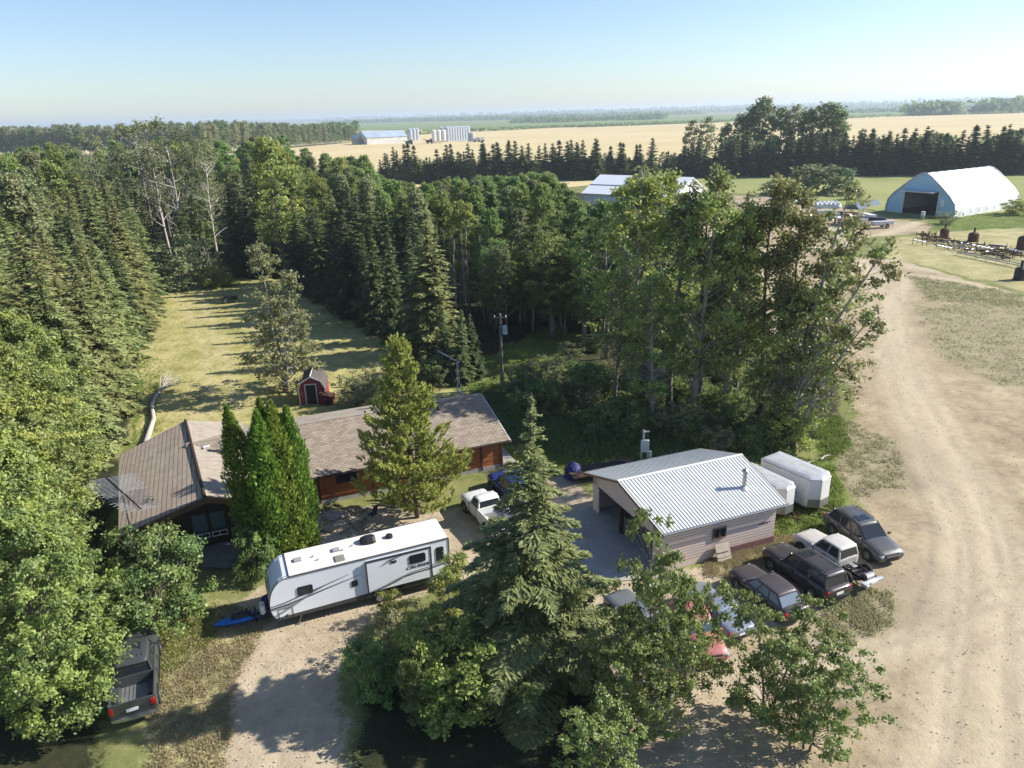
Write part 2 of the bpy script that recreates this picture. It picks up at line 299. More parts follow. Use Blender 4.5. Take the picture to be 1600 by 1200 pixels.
broad('bushB', 3, 1.6, base=.02, nclump=60, nleaf=100, leaf=.09, seed=24, lm=L_DRK, lm2=L_ASP, stems=4, spread=.8, csize=.6, shape='round')
broad('bushY', 3, 1.3, base=.02, nclump=60, nleaf=110, leaf=.07, seed=25, lm=L_YEL, stems=4, spread=.6, csize=.5, shape='round')
broad('bushG', 3, 1.6, base=.05, nclump=60, nleaf=60, leaf=.08, seed=26, lm=L_ASPG, stems=5, spread=1.0, csize=.55, shape='round')
broad('shrubpine', 3, .9, base=.2, nclump=26, nleaf=130, leaf=.09, aspect=.3, seed=27, lm=L_PINE, lm2=L_DRK, stems=2, spread=.5, csize=.38)
pine('pine', 12, 4.0)
column('cedA', 9, .95, 31); column('cedB', 9, .85, 32)
bare_tree('deadA', 15, 3.2, 41); bare_tree('deadB', 15, 2.6, 42, BARKG, 30, 22, L_ASPG); bare_tree('thin', 14, 2.4, 43, BARKG, 24, 60, L_OLV)
# far copies: fewer, larger leaves
spruce('fsprA', 15, 2.9, step=1.05, spray=.75, dens=.9, seed=51, mats=[L_SPR]); spruce('fsprB', 15, 2.4, step=1.05, spray=.75, dens=.9, seed=52, mats=[L_SPR], ragged=.3)
broad('faspA', 18, 3.4, base=.15, nclump=60, nleaf=28, leaf=.42, seed=53, lm=L_DRK, lm2=L_ASPG, limbs=False, csize=1.5, bark=BARKW)
broad('faspB', 18, 2.7, base=.2, nclump=50, nleaf=28, leaf=.42, seed=54, lm=L_ASPG, limbs=False, csize=1.3, bark=BARKW)
broad('fbush', 5, 3.2, base=.02, nclump=40, nleaf=40, leaf=.30, seed=55, lm=L_ASPG, lm2=L_DRK, limbs=False, csize=1.2, shape='round')

def cap(p, h, sky):
    d = np.array([p[0], p[1], 0.]); k = d @ _f + 1e-6; 
    for _ in range(3):
        q = np.array([p[0], p[1], h - H]); x = 800 + FPX * (q @ _r) / (q @ _f); y = 600 - FPX * (q @ _u) / (q @ _f); ym = np.interp(x, [a for a, b in sky], [b for a, b in sky]) + U(0, 10)
        if y >= ym: break
        h = min(h, hat(p, x, ym))
    return h
def place(kind, p, h, label, cat, group=None, name=None, wf=1.0, rz=None):
    tm, cm, h0 = PROTO[kind]; s = h / h0
    nm = name or {'spr': 'spruce_tree', 'fsp': 'spruce_tree', 'asp': 'aspen_tree', 'fas': 'aspen_tree'}.get(kind[:3], 'tree')
    o = thing(nm, label, cat, (p[0], p[1], p[2] if len(p) > 2 else 0), random.uniform(0, 6.28) if rz is None else rz, group); o.scale = (s * wf * random.uniform(.93, 1.07), s * wf * random.uniform(.93, 1.07), s)
    if rz is None: o.rotation_euler = (random.gauss(0, .022), random.gauss(0, .022), o.rotation_euler[2])
    link('trunk', tm, o)
    if cm: link('crown', cm, o)
    return o
def tree(kind, bx, by, ty, label, cat, group=None, name=None, wf=1.0, rz=None, tx=None):
    b = g(bx, by); return place(kind, b, max(1, hat(b, tx or bx, ty)), label, cat, group, name, wf, rz)
def inpoly(P, poly):
    P = np.asarray(P, float); x, y = P[:, 0], P[:, 1]; c = np.zeros(len(P), bool); n = len(poly)
    for i in range(n):
        x1, y1 = poly[i][0], poly[i][1]; x2, y2 = poly[i - 1][0], poly[i - 1][1]
        if y1 == y2: continue
        c ^= ((y1 > y) != (y2 > y)) & (x < (x2 - x1) * (y - y1) / (y2 - y1) + x1)
    return c
def scatter(poly, n, mind, R):
    """spaced random spots inside a world polygon"""
    pg = np.array([(q[0], q[1]) for q in poly]); lo, hi = pg.min(0), pg.max(0); out = []; c = R.uniform(lo, hi, (n * 60, 2)); c = c[inpoly(c, pg)]
    for q in c:
        if all((q[0] - o[0]) ** 2 + (q[1] - o[1]) ** 2 > mind * mind for o in out): out.append(q)
        if len(out) >= n: break
    return out
# ------------------------------------------------------------------ ground: one continuous surface, cut where the cover changes
def W(*px): return [tuple(g(x, y))[:2] for x, y in px]
P_LAWN = W((190, 715), (208, 620), (210, 520), (200, 440), (290, 432), (420, 436), (500, 450), (570, 500), (650, 560), (720, 600), (720, 640), (560, 650), (480, 660), (300, 670), (240, 700))
P_YARD = W((1080, 350), (1130, 306), (1230, 304), (1290, 318), (1400, 343), (1470, 350), (1440, 364), (1340, 372), (1330, 400), (1400, 405), (1450, 420), (1600, 462), (1750, 500), (1900, 1250), (1080, 1250), (1110, 900), (1240, 905), (1300, 850), (1345, 800), (1310, 740), (1305, 690), (1340, 650), (1330, 600), (1260, 560), (1180, 500), (1100, 420))
P_DRIVE = W((340, 1250), (365, 1045), (430, 965), (330, 1000), (345, 960), (420, 915), (500, 850), (478, 838), (505, 800), (600, 785), (650, 800), (720, 795), (830, 770), (890, 735), (915, 760), (960, 900), (1010, 900), (1130, 880), (1120, 1250), (960, 1250), (930, 1000), (820, 940), (700, 905), (620, 935), (560, 990), (530, 1060), (540, 1250))
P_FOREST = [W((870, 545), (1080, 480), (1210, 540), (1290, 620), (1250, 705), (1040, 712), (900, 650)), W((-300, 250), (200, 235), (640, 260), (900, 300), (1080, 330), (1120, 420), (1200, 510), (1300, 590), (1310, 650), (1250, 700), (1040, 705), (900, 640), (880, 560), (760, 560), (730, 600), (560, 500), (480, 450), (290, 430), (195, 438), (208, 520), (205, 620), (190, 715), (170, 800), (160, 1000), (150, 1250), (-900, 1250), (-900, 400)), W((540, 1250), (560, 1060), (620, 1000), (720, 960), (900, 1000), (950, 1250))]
P_LUSH = [W((200, 720), (215, 560), (250, 560), (262, 640), (240, 700)), W((760, 560), (870, 500), (900, 530), (820, 600), (770, 640)), W((700, 600), (820, 640), (960, 720), (1000, 700), (900, 640), (790, 600)), W((800, 640), (960, 700), (960, 740), (840, 730)), W((1440, 338), (1600, 318), (1700, 320), (1700, 350), (1470, 362)), W((1230, 720), (1300, 720), (1320, 780), (1290, 830), (1200, 840), (1220, 770)), W((290, 430), (380, 432), (370, 450), (320, 450)), W((1270, 660), (1310, 650), (1330, 700), (1290, 720))]
P_DRY = [W((1400, 372), (1600, 350), (1800, 350), (1800, 500), (1600, 455), (1450, 415), (1380, 402)), W((1110, 265), (1500, 268), (1600, 300), (1800, 330), (1700, 260)), W((230, 1250), (250, 1000), (330, 940), (430, 960), (370, 1060), (350, 1250)), W((1100, 900), (1110, 860), (1215, 835), (1300, 850), (1240, 905))]
P_OLIVE = [W((1290, 950), (1330, 915), (1390, 925), (1400, 970), (1330, 1010), (1290, 990)), W((1430, 480), (1590, 470), (1800, 520), (1800, 640), (1560, 600), (1470, 560)), W((1420, 430), (1600, 460), (1600, 480), (1450, 470)), W((1290, 640), (1400, 690), (1420, 760), (1340, 780), (1300, 720))]
P_GREY = [W((1340, 880), (1440, 890), (1450, 960), (1380, 950)), W((1330, 700), (1430, 690), (1460, 750), (1370, 760))]
TRACKS = [([g(x, y) for x, y in q], wd) for q, wd in (
    (((1560, 1250), (1575, 1000), (1560, 850), (1500, 720), (1440, 620), (1405, 540), (1395, 470), (1420, 430), (1520, 440), (1620, 470)), 1.5),
    (((1460, 1250), (1490, 1000), (1500, 850), (1460, 730), (1415, 640), (1390, 560), (1380, 470), (1350, 400), (1300, 350)), 1.4),
    (((1000, 1100), (1200, 1060), (1400, 1010), (1560, 960), (1700, 900)), 1.3),
    (((1480, 330), (1400, 360), (1330, 380), (1400, 410), (1600, 450)), 1.6),
    (((420, 1200), (450, 1050), (560, 960), (680, 920), (800, 890), (880, 850)), 1.2))]
LTR = [([g(x, y) for x, y in q], wd) for q, wd in ((((250, 690), (330, 640), (325, 560), (290, 480), (270, 440)), .8), (((290, 690), (375, 640), (350, 560), (320, 480), (300, 440)), .8), (((215, 600), (225, 520), (240, 440)), 1.0))]
RUTS = []
for q, wd in TRACKS:
    for k in range(3):
        o = (k - 1) * 1.9 + random.uniform(-.3, .3); c = []
        for i, p in enumerate(q):
            d = (q[min(i + 1, len(q) - 1)] - q[max(i - 1, 0)]).normalized(); c.append(p + Vector((-d.y, d.x, 0)) * (o + random.uniform(-.5, .5)))
        c2 = []          # smooth the polyline
        for i in range(len(c) - 1):
            a, b, e, f = c[max(i - 1, 0)], c[i], c[i + 1], c[min(i + 2, len(c) - 1)]
            for t in np.linspace(0, 1, 7)[:-1]: c2.append(.5 * ((2 * b) + (e - a) * t + (2 * a - 5 * b + 4 * e - f) * t * t + (3 * b - a - 3 * e + f) * t ** 3))
        RUTS.append((c2 + [c[-1]], .3))
def seg_dist(P, line, closed=False):
    d = np.full(len(P), 1e9); n = len(line)
    for i in range(n if closed else n - 1):
        a = np.array(line[i][:2]); b = np.array(line[(i + 1) % n][:2]); ab = b - a; t = np.clip(((P - a) @ ab) / (ab @ ab + 1e-9), 0, 1); d = np.minimum(d, np.linalg.norm(P - a - t[:, None] * ab, axis=1))
    return d
def soft(P, poly, s): d = seg_dist(P, poly, True); return np.clip(.5 + np.where(inpoly(P, poly), d, -d) / (2 * s), 0, 1)
def wob(P, sc, seed):
    R = np.random.default_rng(seed); o = np.zeros(len(P))
    for k in range(6):
        a = R.uniform(0, 6.28); f = R.uniform(.6, 1.6) / sc; o += np.sin((P[:, 0] * math.cos(a) + P[:, 1] * math.sin(a)) * f * 6.28 + R.uniform(0, 6.28))
    return o / 6
ys = [14.0]
while ys[-1] < 420: ys.append(ys[-1] * 1.0088)
ys = np.array(ys); ts = np.linspace(-1.15, 1.15, 400); NX = len(ts); NY = len(ys)
GY, GT = np.meshgrid(ys, ts, indexing='ij'); GP = np.stack([(GY * GT).ravel(), GY.ravel()], 1)
wv = GP + np.stack([wob(GP, 5, 1), wob(GP, 5, 2)], 1) * (.5 + GP[:, 1:2] / 120)
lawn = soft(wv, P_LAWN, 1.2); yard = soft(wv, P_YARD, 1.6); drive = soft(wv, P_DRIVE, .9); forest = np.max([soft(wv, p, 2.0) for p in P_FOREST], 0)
lush = np.max([soft(wv, p, 1.6) for p in P_LUSH], 0); dry = np.max([soft(wv, p, 2.0) for p in P_DRY], 0); olive = np.max([soft(wv, p, 3.0) for p in P_OLIVE], 0); grey = np.max([soft(wv, p, 3.0) for p in P_GREY], 0)
track = np.max([np.exp(-(seg_dist(GP, q) / wd) ** 2) for q, wd in TRACKS], 0); rut = np.max([np.exp(-(seg_dist(GP, q) / wd) ** 2) for q, wd in RUTS], 0); ltr = np.max([np.exp(-(seg_dist(GP, q) / wd) ** 2) for q, wd in LTR], 0)
Z = .05 * wob(GP, 9, 5) + .03 * wob(GP, 3.5, 6) - .03 * rut; Z *= np.clip((GP[:, 1] - 14) / 6, 0, 1) * np.clip((400 - GP[:, 1]) / 60, 0, 1); Z -= .03
gm = bpy.data.materials.new('ground_cover'); gm.use_nodes = True
def build_groundmat(m):
    n = m.node_tree.nodes; l = m.node_tree.links; p = n['Principled BSDF']; p.inputs['Roughness'].default_value = .95; p.inputs['Specular IOR Level'].default_value = .1
    geo = n.new('ShaderNodeNewGeometry')
    def noise(s, det=6, ro=.6, stretch=None):
        q = n.new('ShaderNodeTexNoise'); q.inputs['Scale'].default_value = s; q.inputs['Detail'].default_value = det; q.inputs['Roughness'].default_value = ro
        if stretch: mp = n.new('ShaderNodeMapping'); mp.inputs['Scale'].default_value = stretch[:3]; mp.inputs['Rotation'].default_value = (0, 0, stretch[3]); l.new(geo.outputs['Position'], mp.inputs[0]); l.new(mp.outputs[0], q.inputs['Vector'])
        else: l.new(geo.outputs['Position'], q.inputs['Vector'])
        return q.outputs[0]
    def math_(op, a, b=None, cl=False):
        q = n.new('ShaderNodeMath'); q.operation = op; q.use_clamp = cl
        for i, v in enumerate((a, b)):
            if v is None: continue
            if isinstance(v, (int, float)): q.inputs[i].default_value = v
            else: l.new(v, q.inputs[i])
        return q.outputs[0]
    def ramp(f, *st):
        r = n.new('ShaderNodeValToRGB'); l.new(f, r.inputs[0]); e = r.color_ramp.elements
        while len(e) < len(st): e.new(.5)
        for x, (pos, c) in zip(e, st): x.position = pos; x.color = (*c, 1)
        return r.outputs[0]
    def mixc(f, a, b):
        q = n.new('ShaderNodeMix'); q.data_type = 'RGBA'; l.new(f, q.inputs[0]); l.new(a, q.inputs[6]); l.new(b, q.inputs[7]); return q.outputs[2]
    def attr(nm): a = n.new('ShaderNodeAttribute'); a.attribute_name = nm; return a.outputs['Fac']
    n1 = noise(.25, 8, .65); n2 = noise(1.6, 6, .7); n3 = noise(7, 4, .7); n4 = noise(28, 3, .7)
    edge = math_('ADD', math_('MULTIPLY', n2, .55), math_('MULTIPLY', n3, .45))
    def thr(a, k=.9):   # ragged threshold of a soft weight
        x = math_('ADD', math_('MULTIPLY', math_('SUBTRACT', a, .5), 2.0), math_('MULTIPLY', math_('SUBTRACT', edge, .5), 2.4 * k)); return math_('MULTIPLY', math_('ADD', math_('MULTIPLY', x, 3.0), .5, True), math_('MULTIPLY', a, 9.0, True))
    mot = math_('ADD', math_('MULTIPLY', n1, .5), math_('ADD', math_('MULTIPLY', n2, .3), math_('MULTIPLY', n4, .2)))
    fine = math_('ADD', math_('MULTIPLY', n3, .5), math_('MULTIPLY', n4, .5))
    c = ramp(mot, (.36, (.10, .125, .035)), (.5, (.19, .20, .07)), (.64, (.29, .26, .12)))                                   # rough grass
    c = mixc(thr(attr('dry')), c, ramp(mot, (.38, (.22, .21, .085)), (.5, (.36, .32, .155)), (.62, (.50, .42, .23))))
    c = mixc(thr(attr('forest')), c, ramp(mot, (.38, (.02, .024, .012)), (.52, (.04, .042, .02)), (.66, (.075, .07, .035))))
    lc = ramp(mot, (.38, (.17, .18, .055)), (.47, (.33, .30, .11)), (.55, (.45, .39, .17)), (.64, (.56, .47, .25))); lc = mixc(math_('MULTIPLY', attr('ltrack'), n2), lc, ramp(fine, (.3, (.42, .36, .18)), (.7, (.56, .47, .28))))
    c = mixc(thr(attr('lawn'), .5), c, lc)
    dc = ramp(mot, (.38, (.21, .16, .105)), (.5, (.365, .29, .18)), (.6, (.50, .412, .265)))
    sp = noise(3.2, 5, .75); dc = mixc(math_('MULTIPLY', math_('SUBTRACT', sp, .52, True), 5, True), dc, ramp(fine, (.3, (.25, .195, .14)), (.7, (.36, .29, .21))))
    rut = noise(1.2, 5, .7, (.18, 1.6, 1, .45)); dc = mixc(math_('MULTIPLY', math_('SUBTRACT', rut, .53, True), 4, True), dc, ramp(fine, (.3, (.33, .26, .185)), (.7, (.44, .355, .26))))
    dc = mixc(math_('MULTIPLY', attr('track'), math_('ADD', n2, .3), True), dc, ramp(fine, (.3, (.45, .375, .255)), (.7, (.58, .49, .34))))
    dc = mixc(math_('MULTIPLY', attr('rut'), math_('MULTIPLY', math_('SUBTRACT', n1, .38, True), 3.0), True), dc, ramp(fine, (.3, (.27, .21, .15)), (.7, (.38, .31, .225))))
    dc = mixc(math_('MULTIPLY', attr('grey'), n2, True), dc, ramp(fine, (.3, (.19, .155, .12)), (.7, (.28, .235, .19))))
    dc = mixc(math_('MULTIPLY', thr(attr('olive'), 1.8), .6), dc, ramp(fine, (.3, (.20, .18, .10)), (.7, (.33, .29, .18))))
    c = mixc(thr(attr('yard')), c, dc)
    c = mixc(thr(attr('drive')), c, ramp(mot, (.34, (.29, .225, .145)), (.5, (.43, .345, .235)), (.66, (.55, .455, .32))))
    c = mixc(thr(attr('lush')), c, ramp(mot, (.36, (.08, .11, .025)), (.5, (.13, .17, .04)), (.66, (.23, .25, .075))))
    l.new(c, p.inputs['Base Color'])
    bp = n.new('ShaderNodeBump'); bp.inputs['Strength'].default_value = .5; bp.inputs['Distance'].default_value = .06
    l.new(math_('ADD', math_('ADD', n3, math_('MULTIPLY', n2, 1.5)), math_('MULTIPLY', n4, .4)), bp.inputs['Height']); l.new(bp.outputs[0], p.inputs['Normal'])
build_groundmat(gm)
idx = np.arange(NX * NY).reshape(NY, NX); Q = np.stack([idx[:-1, :-1], idx[:-1, 1:], idx[1:, 1:], idx[1:, :-1]], -1).reshape(-1, 4)
cls = np.zeros(NX * NY, int); cls[lawn > .5] = 1; cls[yard > .5] = 2; cls[drive > .5] = 3; fc = cls[Q[:, 0]]
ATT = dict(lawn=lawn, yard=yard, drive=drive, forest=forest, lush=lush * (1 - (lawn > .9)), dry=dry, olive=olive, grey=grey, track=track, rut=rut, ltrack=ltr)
for k, nm in enumerate(('ground', 'lawn', 'dirt_yard', 'driveway')):
    q = Q[fc == k]; us, inv = np.unique(q, return_inverse=True); inv = inv.reshape(q.shape)
    me = bpy.data.meshes.new(nm); co = np.concatenate([GP[us], Z[us][:, None]], 1); qq = inv
    if k == 0:   # the sheet that carries on to the horizon
        B = 45000; n0 = len(co); x0, x1 = ys[0] * ts[0], ys[0] * ts[-1]
        base = np.array([(-B, -4000, -.22), (B, -4000, -.22), (B, B, -.22), (-B, B, -.22)]); co = np.concatenate([co, base]); qq = np.concatenate([inv, [[n0, n0 + 1, n0 + 2, n0 + 3]]])
    me.from_pydata(co.tolist(), [], qq.tolist()); me.materials.append(gm); me.shade_smooth()
    for an, av in ATT.items():
        v = av[us]; v = np.concatenate([v, np.zeros(4)]) if k == 0 else v
        a = me.attributes.new(an, 'FLOAT', 'POINT'); a.data.foreach_set('value', v.astype(np.float32))
    tag(link(nm, me), kind='structure')

# concrete apron before the garage
GU, GN = rad(20.3), rad(112.6)
GO = Vector((16.3, 40.35, 0)); gu = Vector((math.cos(GU), math.sin(GU), 0)); gn = Vector((math.cos(GN), math.sin(GN), 0))
CONC = mat('concrete', (.40, .37, .33), c2=(.27, .25, .225), scale=.8, rough=.9, bump=.15)
mb = MB(); q = [GO + gu * s + gn * t for s, t in ((-7.6, .3), (-7.6, 8.6), (-12.6, 8.0), (-14.2, 1.0), (-8.6, -.5))]
mb.slab([(p.x, p.y, .035) for p in q], .2); tag(mb.build('concrete_pad', CONC), kind='structure')

# far fields, each a sheet a little above the last
def field(name, px, z, m):
    mb = MB(); mb.add([(p.x, p.y, z) for p in [g(x, y) for x, y in px]], [tuple(range(len(px)))]); return tag(mb.build(name, m), kind='structure')
def fieldmat(nm, a, b, sc):
    m = mat(nm, a, c2=b, scale=sc, rough=.95, spec=.05, detail=8); return m
WHEAT = fieldmat('wheat_stubble', (.60, .49, .28), (.50, .40, .215), .006); GREENF = fieldmat('green_crop', (.20, .26, .10), (.15, .20, .075), .004); PALEF = fieldmat('pale_crop', (.55, .48, .30), (.42, .38, .22), .002); MEAD = fieldmat('meadow', (.33, .33, .13), (.22, .24, .09), .03); BROWNF = fieldmat('fallow', (.30, .26, .18), (.22, .19, .13), .003)
field('wheat_field', ((-400, 256), (60, 236), (480, 226), (700, 207), (1080, 193), (1310, 184), (1700, 171), (2300, 160), (2600, 330), (1700, 240), (1200, 262), (900, 292), (560, 330), (200, 330), (-500, 360)), .10, WHEAT)
field('wheat_field', ((500, 204.5), (700, 203), (900, 199), (940, 200), (700, 206.5), (520, 214), (440, 222)), .2, WHEAT)
field('green_field', ((520, 195.5), (740, 193), (1000, 186), (1300, 176), (1450, 172), (1430, 179), (1050, 193.5), (760, 202.5), (560, 203), (500, 203.5)), .3, GREENF)
field('green_field', ((1300, 170.5), (1440, 167.5), (1430, 172), (1300, 176)), .5, GREENF)
field('pale_field', ((1440, 170.2), (1640, 166.0), (1900, 160), (1900, 164), (1600, 172), (1470, 174.5)), .6, PALEF)
field('pale_field', ((1010, 175.6), (1140, 172.5), (1150, 173.6), (1040, 176.8)), .6, PALEF)
field('meadow', ((1090, 262), (1300, 256), (1700, 256), (2000, 262), (2000, 330), (1690, 320), (1600, 330), (1440, 341), (1300, 318), (1230, 303), (1125, 303), (1080, 300)), .06, MEAD)
# ------------------------------------------------------------------ trees
R4 = np.random.default_rng(44)
def U(a, b): return float(R4.uniform(a, b))
SKY_L = [(-200, 225), (0, 240), (60, 218), (150, 228), (200, 212), (300, 200), (400, 205), (450, 192), (480, 235), (540, 240)]
SKY_M = [(400, 245), (480, 240), (560, 258), (600, 272), (650, 290), (700, 276), (800, 270), (860, 266), (905, 318), (975, 325), (985, 275), (1000, 262), (1030, 300), (1100, 345), (1200, 360)]
# spruces walling the left side of the lawn
G1 = 'spruces walling the left side of the lawn'
for row, (dx, n) in enumerate(((0, 22), (-4.6, 20), (-9.5, 18))):
    for i in range(n):
        t = (i + U(-.2, .2)) / n; x = -33.5 + (-71 + 33.5) * t + dx; y = 52 + (146 - 52) * t + (2 if row else 0)
        if row == 0 and i == 0: continue
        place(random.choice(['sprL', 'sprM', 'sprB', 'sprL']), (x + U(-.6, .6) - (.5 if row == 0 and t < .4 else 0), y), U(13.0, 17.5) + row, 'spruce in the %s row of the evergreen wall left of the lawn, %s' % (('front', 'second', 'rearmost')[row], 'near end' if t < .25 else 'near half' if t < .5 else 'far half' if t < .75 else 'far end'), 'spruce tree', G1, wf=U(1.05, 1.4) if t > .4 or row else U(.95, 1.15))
# leafy trees at the left edge
for bx, by, h, k, lb in ((60, 1000, 12.5, 'leftbig', 'bright leafy tree closest to the black pickup, at the lower left edge'), (68, 912, 12, 'leftbig', 'bright leafy tree left of the round bush before the brown roofed wing'),
        (82, 832, 12.5, 'leftbig', 'bright leafy tree left of the brown roof behind the big flat aerial'), (40, 930, 14, 'leftbig', 'tall bright leafy tree on the left edge, behind the one by the pickup'),
        (95, 1130, 11, 'leftbig', 'bright leafy tree below the black pickup at the lower left corner'), (50, 850, 14, 'leftbig', 'bright leafy tree on the left edge beside the first wall spruces'),
        (20, 1060, 12, 'leftbig', 'bright leafy tree in the lower left corner'), (78, 770, 14, 'leftbig', 'bright crowned tree on the left edge halfway down the picture'), (-40, 900, 14, 'leftbig', 'bright leafy tree just outside the left edge'), (10, 780, 15, 'leftbig', 'bright leafy tree on the left edge above the others'), (30, 690, 17, 'aspY', 'pale yellow green tree on the left edge behind the spruce wall'), (105, 775, 10, 'aspC', 'darker leafy tree between the wall spruces and the brown roof')):
    place(k, g(bx, by), h, lb, 'tree', name='leafy_tree')
pg = [(-56, 62), (-80, 92), (-125, 160), (-92, 160), (-80, 142), (-57, 92)]
for q in scatter(pg, 34, 4.6, R4): 
    k = random.choice(['aspB', 'aspC', 'aspY', 'sprM', 'aspA', 'aspY']); sp_ = k == 'sprM'; place(k, q, cap(q, U(17, 22.5), SKY_L), ('tall spruce' if sp_ else 'tall yellow green aspen' if k == 'aspY' else 'tall pale aspen') + (' at the left edge of the picture, behind the spruce wall' if q[1] < 115 else ' beyond the far end of the spruce wall, at the left'), 'spruce tree' if sp_ else 'aspen tree', 'mixed tall trees at the far left', 'spruce_tree' if sp_ else 'aspen_tree')
# mixed wood behind the lawn
pg = [(-118, 163), (-72, 160), (-55, 156), (-46, 150), (-30, 160), (-38, 215), (-58, 262), (-190, 262)]
for q in scatter(pg, 150, 6.0, R4):
    k = random.choice(['aspB', 'aspA', 'aspC', 'aspB', 'sprB', 'aspY', 'sprM', 'aspB']); d = q[1] - 156
    sp_ = k[:3] == 'spr'; pos = ('left of' if q[0] < -.52 * q[1] else 'straight behind' if q[0] < -.36 * q[1] else 'right of') + ' the far lawn end'; dp = 'front' if d < 40 else 'back'
    place(k, q, cap(q, U(14, 18) if sp_ else U(15.5, 22.5), SKY_L), ('dark spruce' if sp_ else {'aspB': 'grey green aspen', 'aspA': 'green aspen', 'aspC': 'deep green aspen', 'aspY': 'yellow green aspen'}[k]) + ' in the %s of the mixed wood, %s' % (dp, pos), 'spruce tree' if sp_ else 'aspen tree', 'mixed wood behind the lawn', 'spruce_tree' if sp_ else 'aspen_tree')
for bx, by, ty, k, lb in ((255, 425, 196, 'deadB', 'half bare grey birch with a thin crown over the far lawn end'), (300, 425, 232, 'deadA', 'leafless bleached birch standing at the back of the lawn'), (322, 418, 225, 'deadB', 'thin grey crowned birch right of the leafless birch'),
        (270, 410, 228, 'deadA', 'bare forked birch with white limbs left of the leafless birch'), (345, 420, 250, 'deadA', 'leafless birch among the dark spruces behind the lawn'), (180, 400, 215, 'deadB', 'sparse grey birch rising from the spruce wall'), (240, 395, 205, 'deadA', 'bare grey birch top above the far spruces'), (285, 400, 190, 'deadB', 'sparse grey birch at the centre of the bare birches'), (312, 398, 205, 'deadB', 'sparse grey birch on the right of the bare birches'), (228, 405, 200, 'deadB', 'twiggy grey birch left of the bare birches'), (262, 385, 195, 'deadB', 'tall twiggy birch at the back of the bare birches'), (335, 395, 210, 'deadB', 'twiggy birch next to the dark spruces'), (200, 395, 225, 'deadA', 'leafless birch over the left wall of spruces')):
    tree(k, bx, by, ty, lb, 'birch tree', name='dead_birch', wf=1.15)
for bx, by, ty, k, lb in ((372, 430, 262, 'sprB', 'dark spruce at the back right of the lawn, behind the parked black machine'), (415, 432, 270, 'sprA', 'dark spruce just right of the black machine on the lawn'), (395, 425, 290, 'sprA', 'short dark spruce between the two at the back of the lawn'),
        (448, 440, 215, 'aspY', 'tall yellow green poplar standing above the dark spruces'), (330, 420, 300, 'aspC', 'dark leafy tree at the lawn back beside the round bush'), (460, 425, 230, 'aspY', 'yellow green poplar beside the tallest one at mid picture'),
        (236, 430, 290, 'sprB', 'dark spruce at the back left corner of the lawn'), (215, 432, 275, 'sprA', 'tall dark spruce in the back left corner of the lawn'), (300, 425, 330, 'aspC', 'low dark tree behind the willow bush at the lawn end')):
    tree(k, bx, by, ty, lb, 'tree', name='spruce_tree' if k[:3] == 'spr' else 'poplar_tree')
# dark spruce block right of the lawn
G2 = 'dark spruces along the right side of the lawn'
L2 = 'dark spruce in the shaded block along the right side of the lawn'
for bx, by, ty in ((470, 452, 300), (492, 462, 335), (512, 470, 318), (532, 482, 350), (552, 494, 330), (575, 506, 355), (597, 520, 345), (622, 532, 362), (648, 548, 372), (500, 445, 300), (530, 455, 290), (560, 466, 300), (590, 478, 292), (618, 492, 305), (650, 508, 320), (610, 470, 290), (640, 480, 300), (560, 450, 280), (590, 450, 282), (700, 590, 470), (725, 598, 480)):
    tree(random.choice(['sprA', 'sprB']), bx + U(-4, 4), by, ty + U(-8, 8), L2, 'spruce tree', G2)
tree('sprM', 678, 556, 328, 'broad tall spruce with its right side sunlit, between the lawn and the aspen wood', 'spruce tree', wf=1.2)
tree('sprA', 742, 590, 488, 'small dark spruce left of the utility pole', 'spruce tree')
# aspen wood in the middle
pg = [g(x, y) for x, y in ((625, 478), (700, 500), (760, 505), (880, 480), (930, 500), (985, 535), (1030, 545), (1075, 500), (1075, 430), (1040, 380), (900, 345), (720, 350), (560, 380), (500, 420))]
for q in scatter(pg, 165, 3.3, R4):
    hh = cap(q, U(14.2, 17.6), SKY_M)
    if hh < 6: continue
    k = random.choice(['aspA', 'aspC', 'aspA', 'aspY', 'aspB'])
    place(k, q, hh, {'aspA': 'green aspen', 'aspC': 'deep green aspen', 'aspY': 'yellow green aspen', 'aspB': 'narrow grey green aspen'}[k] + ' in the middle wood, ' + ('near the spruces by the lawn' if q[0] < -.1 * q[1] else 'behind the utility pole' if q[0] < .07 * q[1] else 'towards the white roofed hall') + (', far side' if q[1] > 115 else ''), 'aspen tree', 'aspens in the dense middle wood', wf=.95)
pg = [g(x, y) for x, y in ((470, 420), (600, 380), (720, 350), (900, 340), (900, 322), (700, 318), (560, 330), (470, 350))]
for q in scatter(pg, 60, 5.0, R4):
    hh = cap(q, U(14, 18), SKY_M)
    if hh < 6: continue
    place(random.choice(['aspY', 'aspA', 'aspC', 'aspB']), q, hh, 'aspen at the far side of the dense middle wood, before the yellow field', 'aspen tree', 'aspens at the back of the middle wood')
for i in range(30):
    b_ = g(U(765, 985), U(488, 535)); hh = cap(b_, U(11, 15), SKY_M); place(random.choice(['nearA', 'aspC', 'nearA', 'nearB']), b_, hh * U(.75, 1), 'leafy low branched aspen on the near edge of the middle wood', 'aspen tree', 'leafy aspens on the near edge of the middle wood', wf=1.15)
for i in range(50):
    p = g(U(690, 790), U(470, 510)); place('deadA', p, U(9, 13), 'bare pale sapling stem in the shaded front of the aspen wood', 'aspen tree', 'bare pale stems in the shaded wood edge', 'sapling', wf=.2)
